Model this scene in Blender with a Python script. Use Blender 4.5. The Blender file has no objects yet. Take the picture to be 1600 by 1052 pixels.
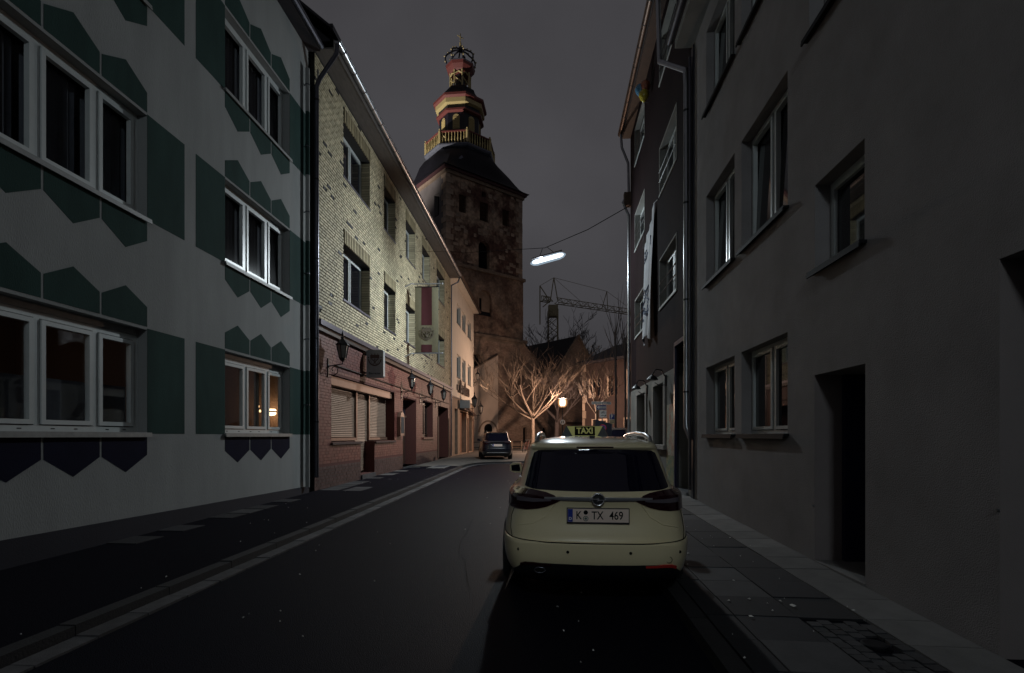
import bpy, bmesh, math, random
import numpy as np
from mathutils import Vector, Matrix
from mathutils.bvhtree import BVHTree

rnd = random.Random(11)
S = bpy.context.scene
C = S.collection
PI = math.pi

# ------------------------------------------------------------------ camera, world, exposure
cam_data = bpy.data.cameras.new('camera')
cam_data.sensor_width = 36.0
cam_data.lens = 18.3
cam_data.shift_y = 155.0 / 1600.0
cam_data.clip_start = 0.05
cam_data.clip_end = 2000.0
cam = bpy.data.objects.new('camera', cam_data)
cam.location = (0, 0, 1.55)
cam.rotation_euler = (PI / 2, 0, 0)
C.objects.link(cam)
S.camera = cam

world = bpy.data.worlds.new('World')
S.world = world
world.use_nodes = True
wn, wl = world.node_tree.nodes, world.node_tree.links
wn.clear()
wo = wn.new('ShaderNodeOutputWorld')
wb = wn.new('ShaderNodeBackground')
wt = wn.new('ShaderNodeTexCoord')
wz = wn.new('ShaderNodeTexNoise')
wz.inputs['Scale'].default_value = 1.7
wz.inputs['Detail'].default_value = 5.0
wr = wn.new('ShaderNodeValToRGB')
wr.color_ramp.elements[0].position = 0.3
wr.color_ramp.elements[0].color = (0.033, 0.032, 0.0355, 1)
wr.color_ramp.elements[1].position = 0.72
wr.color_ramp.elements[1].color = (0.068, 0.066, 0.072, 1)
wl.new(wt.outputs['Generated'], wz.inputs['Vector'])
wl.new(wz.outputs['Fac'], wr.inputs['Fac'])
wl.new(wr.outputs['Color'], wb.inputs['Color'])
wb.inputs['Strength'].default_value = 1.0
wl.new(wb.outputs[0], wo.inputs['Surface'])

S.view_settings.view_transform = 'Standard'
S.view_settings.look = 'None'
S.view_settings.exposure = 0.0
S.view_settings.gamma = 1.0
S.view_settings.use_curve_mapping = False
S.cycles.use_denoising = True
S.cycles.sample_clamp_indirect = 3.0
S.cycles.max_bounces = 6
S.cycles.transparent_max_bounces = 12
S.cycles.caustics_reflective = False
S.cycles.caustics_refractive = False

LAMP_WHITE = 620.0      # watts inside the white street luminaire
LAMP_REAR_ASSUMED = 470.0       # emission of an assumed tube, added unseen behind the camera
LAMP_WARM = 7500.0      # watts inside the warm lantern on the square

# ------------------------------------------------------------------ materials
MATS = {}

def mat(name, col, rough=0.7, noise=0.15, scale=6.0, bump=0.0, bscale=60.0, metal=0.0, coat=0.0,
        spec=0.5, vary=0.0, col2=None, thr=None, stretch=None, emit=None, estr=0.0, tone=0.0):
    m = bpy.data.materials.new(name)
    m.use_nodes = True
    n, l = m.node_tree.nodes, m.node_tree.links
    b = n['Principled BSDF']
    b.inputs['Roughness'].default_value = rough
    b.inputs['Metallic'].default_value = metal
    b.inputs['Coat Weight'].default_value = coat
    b.inputs['Coat Roughness'].default_value = 0.04
    b.inputs['Specular IOR Level'].default_value = spec
    tc = n.new('ShaderNodeTexCoord')
    mp = n.new('ShaderNodeMapping')
    l.new(tc.outputs['Object'], mp.inputs['Vector'])
    if stretch:
        mp.inputs['Scale'].default_value = stretch
    cur = None
    if noise > 0 or col2:
        t = n.new('ShaderNodeTexNoise')
        t.inputs['Scale'].default_value = scale
        t.inputs['Detail'].default_value = 6.0
        t.inputs['Roughness'].default_value = 0.62
        l.new(mp.outputs[0], t.inputs['Vector'])
        r = n.new('ShaderNodeValToRGB')
        e = r.color_ramp.elements
        if col2:
            lo, hi = thr or (0.42, 0.58)
            e[0].position, e[1].position = lo, hi
            e[0].color = (*col, 1)
            e[1].color = (*col2, 1)
        else:
            e[0].position, e[1].position = 0.28, 0.74
            e[0].color = tuple(max(0, c * (1 - noise)) for c in col) + (1,)
            e[1].color = tuple(min(1, c * (1 + noise)) for c in col) + (1,)
        l.new(t.outputs['Fac'], r.inputs['Fac'])
        cur = r.outputs['Color']
        if col2 and noise > 0:
            t2 = n.new('ShaderNodeTexNoise')
            t2.inputs['Scale'].default_value = scale * 7
            t2.inputs['Detail'].default_value = 4
            l.new(mp.outputs[0], t2.inputs['Vector'])
            mr = n.new('ShaderNodeMapRange')
            mr.inputs['From Min'].default_value = 0.3
            mr.inputs['From Max'].default_value = 0.7
            mr.inputs['To Min'].default_value = 1 - noise
            mr.inputs['To Max'].default_value = 1 + noise
            l.new(t2.outputs['Fac'], mr.inputs['Value'])
            vm = n.new('ShaderNodeVectorMath')
            vm.operation = 'SCALE'
            l.new(cur, vm.inputs[0])
            l.new(mr.outputs[0], vm.inputs['Scale'])
            cur = vm.outputs[0]
    if vary > 0 or tone > 0:
        mr = n.new('ShaderNodeMapRange')
        if vary > 0:
            oi = n.new('ShaderNodeObjectInfo')
            l.new(oi.outputs['Random'], mr.inputs['Value'])
            a = vary
        else:
            at = n.new('ShaderNodeAttribute')
            at.attribute_name = 'tone'
            l.new(at.outputs['Fac'], mr.inputs['Value'])
            a = tone
        mr.inputs['To Min'].default_value = 1 - a
        mr.inputs['To Max'].default_value = 1 + a
        vm = n.new('ShaderNodeVectorMath')
        vm.operation = 'SCALE'
        if cur is not None:
            l.new(cur, vm.inputs[0])
        else:
            vm.inputs[0].default_value = col
        l.new(mr.outputs[0], vm.inputs['Scale'])
        cur = vm.outputs[0]
    if cur is not None:
        l.new(cur, b.inputs['Base Color'])
    else:
        b.inputs['Base Color'].default_value = (*col, 1)
    if bump > 0:
        t = n.new('ShaderNodeTexNoise')
        t.inputs['Scale'].default_value = bscale
        t.inputs['Detail'].default_value = 5.0
        l.new(mp.outputs[0], t.inputs['Vector'])
        bp = n.new('ShaderNodeBump')
        bp.inputs['Strength'].default_value = bump
        bp.inputs['Distance'].default_value = 0.01
        l.new(t.outputs['Fac'], bp.inputs['Height'])
        l.new(bp.outputs[0], b.inputs['Normal'])
    if emit:
        b.inputs['Emission Color'].default_value = (*emit, 1)
        b.inputs['Emission Strength'].default_value = estr
    MATS[name] = m
    return m

def glass(name, tint=(1, 1, 1), ior=1.5, rough=0.01, amount=1.0):
    m = bpy.data.materials.new(name)
    m.use_nodes = True
    n, l = m.node_tree.nodes, m.node_tree.links
    n.clear()
    o = n.new('ShaderNodeOutputMaterial')
    f = n.new('ShaderNodeFresnel')
    ge = n.new('ShaderNodeNewGeometry')
    mm = n.new('ShaderNodeMath'); mm.operation = 'MULTIPLY_ADD'
    l.new(ge.outputs['Backfacing'], mm.inputs[0]); mm.inputs[1].default_value = 1 / ior - ior; mm.inputs[2].default_value = ior
    l.new(mm.outputs[0], f.inputs['IOR'])
    t = n.new('ShaderNodeBsdfTransparent')
    t.inputs['Color'].default_value = (*tint, 1)
    g = n.new('ShaderNodeBsdfGlossy')
    g.inputs['Roughness'].default_value = rough
    x = n.new('ShaderNodeMixShader')
    ma = n.new('ShaderNodeMath'); ma.operation = 'MULTIPLY'; ma.inputs[1].default_value = amount
    l.new(f.outputs[0], ma.inputs[0])
    l.new(ma.outputs[0], x.inputs[0])
    l.new(t.outputs[0], x.inputs[1])
    l.new(g.outputs[0], x.inputs[2])
    l.new(x.outputs[0], o.inputs['Surface'])
    MATS[name] = m
    return m

M = MATS
mat('asphalt', (0.0055, 0.0055, 0.0105), 0.62, 0.3, 130, 0.8, 120, spec=0.07, col2=(0.055, 0.055, 0.062), thr=(0.645, 0.70))
mat('asphalt_walk', (0.0065, 0.0063, 0.0105), 0.85, 0.3, 110, 0.8, 90, spec=0.05, col2=(0.035, 0.034, 0.038), thr=(0.645, 0.70))
mat('crack', (0.006, 0.006, 0.007), 0.95, 0, spec=0.1)
mat('slab_light', (0.14, 0.135, 0.13), 0.85, 0.25, 3, 0.35, 70, vary=0.2)
mat('slab_mid', (0.042, 0.041, 0.043), 0.85, 0.3, 3, 0.4, 70, vary=0.35)
mat('slab_dark', (0.0125, 0.0122, 0.0155), 0.85, 0.3, 3, 0.4, 70, vary=0.4)
mat('kerb_stone', (0.013, 0.012, 0.013), 0.8, 0.3, 4, 0.5, 60, vary=0.25)
mat('gutter_stone', (0.075, 0.071, 0.073), 0.8, 0.35, 5, 0.5, 60, vary=0.3)
mat('cobble', (0.03, 0.029, 0.031), 0.7, 0.3, 8, 0.3, 60, vary=0.45)
mat('square_paving', (0.13, 0.115, 0.10), 0.85, 0.3, 1.5, 0.4, 50)
mat('litter_paper', (0.62, 0.60, 0.56), 0.8, 0.2, 30)
mat('render_white', (0.29, 0.296, 0.29), 0.92, 0.12, 2.0, 0.6, 110, spec=0.15, stretch=(1, 1, .22))
mat('paint_green', (0.022, 0.050, 0.044), 0.9, 0.22, 2.2, 0.4, 110, spec=0.15, stretch=(1, 1, .3))
mat('paint_green_dim', (0.007, 0.0075, 0.022), 0.9, 0.2, 2.2, 0.4, 110, spec=0.1)  # the green paint's look in the dark, put into the colour
mat('plinth_navy', (0.006, 0.0065, 0.015), 0.85, 0.25, 2, 0.3, 60)
mat('upvc', (0.50, 0.52, 0.51), 0.35, 0.05, 8)
mat('upvc_dirty', (0.26, 0.26, 0.25), 0.5, 0.2, 8)
mat('gasket', (0.012, 0.012, 0.014), 0.7, 0, spec=0.1)
mat('dark_glass', (0.006, 0.006, 0.009), 0.03, 0, spec=0.6)
glass('clear_glass')
glass('upper_glass', rough=0.10, amount=0.16)
mat('curtain', (0.42, 0.38, 0.33), 0.95, 0.2, 3, stretch=(1, 6, 1))
mat('net_curtain', (0.045, 0.05, 0.062), 0.95, 0.2, 3)
mat('room_brown', (0.34, 0.23, 0.17), 0.95, 0.1, 2)
mat('brick_yellow', (0.53, 0.46, 0.30), 0.72, 0.24, 1.1, 0.35, 70, tone=0.20)
mat('brick_burnt', (0.022, 0.020, 0.020), 0.6, 0.3, 20, 0.3, 70, vary=0.4)
mat('brick_soldier', (0.36, 0.30, 0.18), 0.75, 0.2, 12, 0.3, 70, vary=0.25)
mat('mortar', (0.016, 0.015, 0.013), 0.95, 0.25, 20, 0.3, 120)
mat('brick_red', (0.135, 0.040, 0.029), 0.6, 0.18, 8, 0.3, 70, tone=0.2)
mat('brick_red_base', (0.055, 0.027, 0.024), 0.7, 0.25, 8, 0.3, 70, tone=0.25)
mat('mortar_red', (0.09, 0.028, 0.022), 0.9, 0.2, 20)
mat('ledge_metal', (0.16, 0.145, 0.17), 0.35, 0.15, 4, metal=0.6)
mat('zinc', (0.42, 0.43, 0.45), 0.32, 0.15, 5, metal=0.9)
mat('zinc_dark', (0.10, 0.10, 0.12), 0.3, 0.2, 5, metal=0.8)
mat('copper_gutter', (0.12, 0.08, 0.062), 0.4, 0.2, 5, metal=0.7)
mat('soffit', (0.13, 0.115, 0.105), 0.8, 0.2, 3, stretch=(6, 1, 6))
mat('roof_dark', (0.018, 0.015, 0.020), 0.7, 0.3, 10)
mat('tile_dark', (0.022, 0.018, 0.022), 0.65, 0.3, 10, vary=0.4)
mat('shutter_brown', (0.25, 0.18, 0.135), 0.42, 0.12, 6)
mat('copper', (0.20, 0.12, 0.085), 0.5, 0.15, 6, metal=0.5)
mat('wood_dark', (0.045, 0.022, 0.014), 0.5, 0.3, 6, stretch=(1, 1, 8))
mat('wood_brown', (0.17, 0.085, 0.05), 0.55, 0.25, 6, stretch=(8, 8, 1))
mat('iron', (0.012, 0.012, 0.014), 0.4, 0, metal=0.2)
mat('lantern_glass', (0.22, 0.20, 0.18), 0.25, 0.1, 5)
mat('transom_lit', (0.5, 0.4, 0.25), 0.5, 0, emit=(1.0, 0.72, 0.42), estr=0.55)
mat('sign_grey', (0.30, 0.32, 0.32), 0.5, 0.1, 5)
mat('emblem_brown', (0.085, 0.05, 0.04), 0.7, 0.1, 20)
mat('banner_cream', (0.15, 0.135, 0.085), 0.9, 0.1, 6)
mat('banner_red', (0.05, 0.006, 0.009), 0.9, 0.1, 6)
mat('banner_mark', (0.09, 0.07, 0.05), 0.9, 0.1, 20)
mat('lettering_dark', (0.02, 0.03, 0.03), 0.7, 0)
mat('render_cream', (0.70, 0.62, 0.52), 0.92, 0.07, 1.2, 0.2, 110)
mat('reveal_cream', (0.66, 0.60, 0.52), 0.9, 0.05, 2)
mat('stone_brown', (0.27, 0.19, 0.135), 0.9, 0.25, 3, 0.35, 40)
mat('render_grey', (0.275, 0.256, 0.254), 0.95, 0.15, 1.3, 0.8, 100, spec=0.08)
mat('render_grey_light', (0.225, 0.195, 0.188), 0.95, 0.12, 1.0, 0.3, 150, spec=0.08)
mat('render_maroon', (0.017, 0.0105, 0.0115), 0.95, 0.3, 0.9, 0.35, 120, spec=0.06, stretch=(1, 1, 0.4))
mat('render_pale', (0.20, 0.195, 0.18), 0.95, 0.2, 1.2, 0.3, 110, spec=0.1, stretch=(1, 1, 0.5))
mat('surround_pale', (0.24, 0.235, 0.22), 0.9, 0.15, 2, spec=0.15)
mat('mural', (0.36, 0.20, 0.14), 0.85, 0.35, 3.2, col2=(0.33, 0.34, 0.26), thr=(0.42, 0.6))
mat('mural_green', (0.30, 0.24, 0.12), 0.85, 0.35, 3.2, col2=(0.10, 0.17, 0.12), thr=(0.4, 0.62))
mat('shutter_grey', (0.26, 0.24, 0.21), 0.6, 0.1, 5)
mat('door_blue', (0.014, 0.017, 0.055), 0.35, 0.15, 5)
mat('door_black', (0.014, 0.015, 0.024), 0.4, 0.2, 5)
mat('cloth_white', (0.52, 0.53, 0.56), 0.9, 0.12, 2.5)
mat('cloth_blue', (0.13, 0.17, 0.27), 0.9, 0.2, 8)
mat('balloon_blue', (0.10, 0.26, 0.42), 0.2, 0)
mat('balloon_orange', (0.40, 0.14, 0.08), 0.2, 0)
mat('balloon_yellow', (0.48, 0.38, 0.05), 0.2, 0)
mat('tower_rubble', (0.092, 0.045, 0.034), 0.92, 0.45, 0.42, 0.9, 9, col2=(0.36, 0.255, 0.185), thr=(0.47, 0.60))
mat('tower_side', (0.12, 0.105, 0.105), 0.92, 0.3, 0.5, 0.7, 9)
mat('tower_mid', (0.11, 0.066, 0.049), 0.92, 0.35, 0.55, 0.8, 8, col2=(0.26, 0.185, 0.138), thr=(0.40, 0.62))
mat('church_render', (0.185, 0.122, 0.092), 0.92, 0.3, 0.6, 0.7, 10, col2=(0.30, 0.215, 0.165), thr=(0.38, 0.66), stretch=(1, 1, 2.2))
mat('quoin_stone', (0.32, 0.24, 0.185), 0.9, 0.25, 2, 0.6, 20, vary=0.3)
mat('string_stone', (0.20, 0.145, 0.108), 0.9, 0.3, 2, 0.5, 20)
mat('void', (0.006, 0.005, 0.006), 0.9, 0, spec=0.1)
mat('lit_patch_render', (0.50, 0.40, 0.33), 0.9, 0.12, 0.8, 0.3, 40)  # pale tone stands in for lamplight on the church wall
mat('slate', (0.009, 0.0085, 0.013), 0.6, 0.4, 4, 0.3, 14, spec=0.2)
mat('gold', (0.50, 0.40, 0.19), 0.42, 0.1, 8)
mat('spire_red', (0.17, 0.045, 0.040), 0.5, 0.12, 6)
mat('lead', (0.14, 0.15, 0.19), 0.4, 0.2, 4, metal=0.4)
mat('spire_black', (0.012, 0.012, 0.020), 0.45, 0.2, 6)
mat('dormer_red', (0.06, 0.022, 0.025), 0.7, 0.1, 5)
mat('red_house', (0.028, 0.015, 0.0125), 0.9, 0.3, 1.5, 0.5, 30)
mat('bark', (0.19, 0.14, 0.105), 0.85, 0.3, 14, 0.5, 40)
mat('bark_dark', (0.055, 0.042, 0.040), 0.9, 0.3, 14)
mat('crane_paint', (0.36, 0.31, 0.19), 0.6, 0.3, 4)
mat('taxi_paint', (0.80, 0.69, 0.43), 0.28, 0.03, 2, coat=1.0)
mat('car_black', (0.006, 0.007, 0.013), 0.25, 0, coat=1.0)
mat('car_silver', (0.30, 0.31, 0.33), 0.3, 0, coat=1.0, metal=0.4)
mat('car_brown', (0.20, 0.15, 0.12), 0.3, 0, coat=1.0, metal=0.3)
mat('car_glass', (0.003, 0.003, 0.012), 0.02, 0, spec=0.55)
mat('chrome_strip', (0.92, 0.92, 0.95), 0.42, 0, metal=1.0)
mat('trim_black', (0.010, 0.010, 0.012), 0.45, 0)
mat('seam', (0.006, 0.006, 0.006), 0.8, 0, spec=0.1)
mat('chrome', (0.88, 0.88, 0.90), 0.27, 0, metal=1.0)
mat('lamp_red', (0.022, 0.003, 0.006), 0.06, 0, coat=0.5)
mat('lamp_clear', (0.14, 0.12, 0.14), 0.12, 0, coat=0.5)
mat('reflector_red', (0.50, 0.035, 0.03), 0.2, 0)
mat('tyre', (0.012, 0.012, 0.012), 0.8, 0)
mat('rim', (0.35, 0.35, 0.37), 0.3, 0, metal=0.9)
mat('plate_white', (0.82, 0.66, 0.56), 0.45, 0.03, 10)
mat('plate_blue', (0.012, 0.035, 0.30), 0.4, 0)
mat('plate_seal', (0.10, 0.14, 0.12), 0.5, 0)
mat('taxi_yellow', (0.62, 0.58, 0.16), 0.4, 0, emit=(0.62, 0.60, 0.16), estr=0.06)
mat('taxi_lens', (0.02, 0.08, 0.16), 0.15, 0)
mat('sign_white', (0.80, 0.80, 0.78), 0.5, 0.05, 6)
mat('sign_blue', (0.020, 0.035, 0.20), 0.45, 0)
mat('sign_red', (0.42, 0.03, 0.03), 0.45, 0)
mat('sign_ochre', (0.52, 0.42, 0.26), 0.5, 0.05, 6)
mat('galvanised', (0.36, 0.36, 0.37), 0.45, 0.1, 8, metal=0.6)
mat('tube_light', (0.9, 0.95, 1.0), 0.4, 0, emit=(0.80, 0.93, 1.0), estr=5.0)
mat('tube_light_assumed', (0.9, 0.95, 1.0), 0.4, 0, emit=(0.80, 0.93, 1.0), estr=LAMP_REAR_ASSUMED)
mat('globe_light', (1.0, 0.8, 0.6), 0.4, 0, emit=(1.0, 0.68, 0.50), estr=5.0)
mat('pendant_light', (1.0, 0.8, 0.6), 0.4, 0, emit=(1.0, 0.66, 0.36), estr=5.0)
mat('candle_light', (1.0, 0.8, 0.6), 0.4, 0, emit=(1.0, 0.62, 0.28), estr=3.0)

def cover(name, col, strength, fac):
    m = bpy.data.materials.new(name); m.use_nodes = True
    n, l = m.node_tree.nodes, m.node_tree.links
    n.clear()
    o = n.new('ShaderNodeOutputMaterial'); t = n.new('ShaderNodeBsdfTransparent'); e = n.new('ShaderNodeEmission'); x = n.new('ShaderNodeMixShader')
    e.inputs['Color'].default_value = (*col, 1); e.inputs['Strength'].default_value = strength
    x.inputs[0].default_value = fac
    l.new(t.outputs[0], x.inputs[1]); l.new(e.outputs[0], x.inputs[2]); l.new(x.outputs[0], o.inputs['Surface'])
    M[name] = m
cover('tube_light', (.86, .95, 1.0), 5.0, 0.5)
cover('globe_light', (1.0, .80, .58), 5.0, 0.5)
cover('tube_halo', (.62, .82, 1.0), 0.8, 0.30)  # weak emission paints a halo round the tube
cover('globe_halo', (1.0, .46, .18), 0.9, 0.40)  # orange glow painted round the globe

# ------------------------------------------------------------------ helpers
ORG = {}

def frame(origin, ex, ey):
    ex = Vector(ex).normalized(); ey = Vector(ey).normalized()
    m = Matrix.Identity(4)
    m.col[0][:3] = ex; m.col[1][:3] = ey; m.col[2][:3] = (0, 0, 1)
    m.col[3][:3] = origin
    return m

W0 = Matrix.Identity(4)

class MB:
    def __init__(s, M4=W0):
        s.v = []; s.f = []; s.M = M4; s.tone = None
    def add(s, vs, fs, M4=None):
        m = M4 or s.M
        b = len(s.v)
        s.v.extend((m @ Vector(p))[:] for p in vs)
        s.f.extend(tuple(i + b for i in f) for f in fs)
        return s
    def box(s, x0, x1, y0, y1, z0, z1, M4=None):
        vs = [(x0, y0, z0), (x1, y0, z0), (x1, y1, z0), (x0, y1, z0), (x0, y0, z1), (x1, y0, z1), (x1, y1, z1), (x0, y1, z1)]
        return s.add(vs, [(0, 3, 2, 1), (4, 5, 6, 7), (0, 1, 5, 4), (1, 2, 6, 5), (2, 3, 7, 6), (3, 0, 4, 7)], M4)
    def quad(s, a, b, c, d):
        return s.add([a, b, c, d], [(0, 1, 2, 3)])
    def prism(s, poly, y0, y1, plane='xz'):
        n = len(poly)
        def P(p, y):
            if plane == 'xz': return (p[0], y, p[1])
            if plane == 'xy': return (p[0], p[1], y)
            return (y, p[0], p[1])
        vs = [P(p, y0) for p in poly] + [P(p, y1) for p in poly]
        fs = [tuple(range(n)), tuple(range(2 * n - 1, n - 1, -1))]
        fs += [(i, i + n, (i + 1) % n + n, (i + 1) % n) for i in range(n)]
        return s.add(vs, fs)
    def tube(s, pts, r, n=8, cap=True):
        pts = [Vector(p) for p in pts]
        rs = r if isinstance(r, (list, tuple)) else [r] * len(pts)
        vs = []; fs = []
        prev = None
        for i, p in enumerate(pts):
            if i == 0: d = pts[1] - p
            elif i == len(pts) - 1: d = p - pts[-2]
            else: d = (pts[i + 1] - p).normalized() + (p - pts[i - 1]).normalized()
            if d.length < 1e-9: d = Vector((0, 0, 1))
            d.normalize()
            if prev is None:
                a = Vector((0, 0, 1)) if abs(d.z) < 0.9 else Vector((1, 0, 0))
                u = d.cross(a).normalized()
            else:
                u = (prev - d * prev.dot(d)).normalized()
            prev = u
            w = d.cross(u)
            for k in range(n):
                t = 2 * PI * k / n
                vs.append(p + (u * math.cos(t) + w * math.sin(t)) * rs[i])
        for i in range(len(pts) - 1):
            for k in range(n):
                k2 = (k + 1) % n
                fs.append((i * n + k, i * n + k2, (i + 1) * n + k2, (i + 1) * n + k))
        if cap:
            fs.append(tuple(range(n - 1, -1, -1)))
            fs.append(tuple((len(pts) - 1) * n + k for k in range(n)))
        return s.add([tuple(v) for v in vs], fs)
    def lathe(s, prof, n=16, c=(0, 0, 0), rot=0.0, axis='z', cap=True):
        vs = []; fs = []
        for r, z in prof:
            for k in range(n):
                t = rot + 2 * PI * k / n
                a, b = r * math.cos(t), r * math.sin(t)
                if axis == 'z': p = (a, b, z)
                elif axis == 'x': p = (z, a, b)
                else: p = (a, z, b)
                vs.append((p[0] + c[0], p[1] + c[1], p[2] + c[2]))
        m = len(prof)
        for i in range(m - 1):
            for k in range(n):
                k2 = (k + 1) % n
                fs.append((i * n + k, i * n + k2, (i + 1) * n + k2, (i + 1) * n + k))
        if cap:
            fs.append(tuple(range(n - 1, -1, -1)))
            fs.append(tuple((m - 1) * n + k for k in range(n)))
        return s.add(vs, fs)
    def ball(s, c, r, n=8, sz=1.0):
        prof = []
        for i in range(n // 2 + 1):
            t = -PI / 2 + PI * i / (n // 2)
            prof.append((max(1e-4, r * math.cos(t)), r * sz * math.sin(t)))
        return s.lathe(prof, n, c)
    def torus(s, c, R, r, n=24, k=8, axis='y'):
        vs = []; fs = []
        for i in range(n):
            t = 2 * PI * i / n
            for j in range(k):
                q = 2 * PI * j / k
                rr = R + r * math.cos(q); h = r * math.sin(q)
                a, b = rr * math.cos(t), rr * math.sin(t)
                p = (a, h, b) if axis == 'y' else ((h, a, b) if axis == 'x' else (a, b, h))
                vs.append((p[0] + c[0], p[1] + c[1], p[2] + c[2]))
        for i in range(n):
            for j in range(k):
                fs.append((i * k + j, ((i + 1) % n) * k + j, ((i + 1) % n) * k + (j + 1) % k, i * k + (j + 1) % k))
        return s.add(vs, fs)
    def build(s, name, mt, parent=None, origin=None, smooth=False, kind=None, normals=True, angle=None):
        o0 = ORG.get(parent.name, Vector((0, 0, 0))) if parent else Vector(origin or (0, 0, 0))
        me = bpy.data.meshes.new(name)
        me.from_pydata([(v[0] - o0.x, v[1] - o0.y, v[2] - o0.z) for v in s.v], [], s.f)
        if normals:
            bm = bmesh.new(); bm.from_mesh(me)
            bmesh.ops.recalc_face_normals(bm, faces=bm.faces)
            bm.to_mesh(me); bm.free()
        if s.tone is not None:
            a = me.attributes.new('tone', 'FLOAT', 'FACE')
            a.data.foreach_set('value', s.tone)
        if smooth:
            me.polygons.foreach_set('use_smooth', [True] * len(me.polygons))
            if angle:
                me.set_sharp_from_angle(angle=math.radians(angle))
        me.materials.append(M[mt] if isinstance(mt, str) else mt)
        o = bpy.data.objects.new(name, me)
        C.objects.link(o)
        if parent:
            o.parent = parent
        else:
            o.location = o0
        ORG[o.name] = o0
        if kind: o['kind'] = kind
        return o

def tag(o, label, cat, group=None):
    o['label'] = label; o['category'] = cat
    if group: o['group'] = group
    return o

def thing(name, label, cat, loc=(0, 0, 0), group=None):
    o = bpy.data.objects.new(name, None)
    C.objects.link(o)
    o.location = loc
    o.empty_display_size = 0.2
    ORG[o.name] = Vector(loc)
    return tag(o, label, cat, group)

def piece(name, me, parent, mw):
    o = bpy.data.objects.new(name, me)
    C.objects.link(o)
    o.parent = parent
    o.matrix_basis = Matrix.Translation(-ORG[parent.name]) @ mw
    ORG[o.name] = ORG[parent.name]
    return o

def mesh_of(mb, name, mt):
    me = bpy.data.meshes.new(name)
    me.from_pydata([tuple(v) for v in mb.v], [], mb.f)
    bm = bmesh.new(); bm.from_mesh(me)
    bmesh.ops.recalc_face_normals(bm, faces=bm.faces)
    bm.to_mesh(me); bm.free()
    me.materials.append(M[mt])
    return me

def text(name, body, mt, parent, mw, size=0.1, depth=0.002, bold=0.0, sx=1.0):
    cu = bpy.data.curves.new(name, 'FONT')
    cu.body = body; cu.size = size; cu.extrude = depth; cu.offset = bold
    cu.align_x = 'CENTER'; cu.align_y = 'CENTER'
    cu.materials.append(M[mt])
    tmp = bpy.data.objects.new(name, cu)
    C.objects.link(tmp)
    dg = bpy.context.evaluated_depsgraph_get()
    me = bpy.data.meshes.new_from_object(tmp.evaluated_get(dg))
    bpy.data.objects.remove(tmp)
    if not me.materials: me.materials.append(M[mt])
    o = bpy.data.objects.new(name, me)
    C.objects.link(o)
    o.parent = parent
    o.matrix_basis = Matrix.Translation(-ORG[parent.name]) @ mw @ Matrix.Diagonal((sx, 1, 1, 1))
    ORG[o.name] = ORG[parent.name]
    return o

def wall(mb, s0, s1, z0, z1, holes=()):
    """sheet at local y=0 with rectangular holes (a,b,c,d,depth) and their reveals"""
    xs = sorted({s0, s1, *[min(max(h[k], s0), s1) for h in holes for k in (0, 1)]})
    zs = sorted({z0, z1, *[min(max(h[k], z0), z1) for h in holes for k in (2, 3)]})
    for i in range(len(xs) - 1):
        for j in range(len(zs) - 1):
            cx, cz = (xs[i] + xs[i + 1]) / 2, (zs[j] + zs[j + 1]) / 2
            if any(h[0] < cx < h[1] and h[2] < cz < h[3] for h in holes): continue
            mb.quad((xs[i], 0, zs[j]), (xs[i + 1], 0, zs[j]), (xs[i + 1], 0, zs[j + 1]), (xs[i], 0, zs[j + 1]))
    return mb

def reveals(mb, holes, sides='lrtb'):
    for a, b, c, d, dep in holes:
        if 'l' in sides: mb.quad((a, 0, c), (a, -dep, c), (a, -dep, d), (a, 0, d))
        if 'r' in sides: mb.quad((b, 0, c), (b, -dep, c), (b, -dep, d), (b, 0, d))
        if 't' in sides: mb.quad((a, 0, d), (b, 0, d), (b, -dep, d), (a, -dep, d))
        if 'b' in sides: mb.quad((a, 0, c), (b, 0, c), (b, -dep, c), (a, -dep, c))
    return mb

def arch_infill(mb, a, b, zs, dep, n=10):
    """fills the two spandrels over a half-round head of a rectangular hole whose top is zs+(b-a)/2, with the curved soffit"""
    r = (b - a) / 2; cx = (a + b) / 2
    arc = [(cx - r * math.cos(PI * k / n), zs + r * math.sin(PI * k / n)) for k in range(n + 1)]
    for k in range(n):
        p, q = arc[k], arc[k + 1]
        zt = zs + r
        mb.quad((p[0], 0, p[1]), (q[0], 0, q[1]), (q[0], 0, zt), (p[0], 0, zt))
        mb.quad((p[0], 0, p[1]), (q[0], 0, q[1]), (q[0], -dep, q[1]), (p[0], -dep, p[1]))
    return mb

def rect_ring(mb, a, b, c, d, w, y0, y1):
    mb.box(a, b, y0, y1, c, c + w); mb.box(a, b, y0, y1, d - w, d)
    mb.box(a, a + w, y0, y1, c + w, d - w); mb.box(b - w, b, y0, y1, c + w, d - w)

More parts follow.
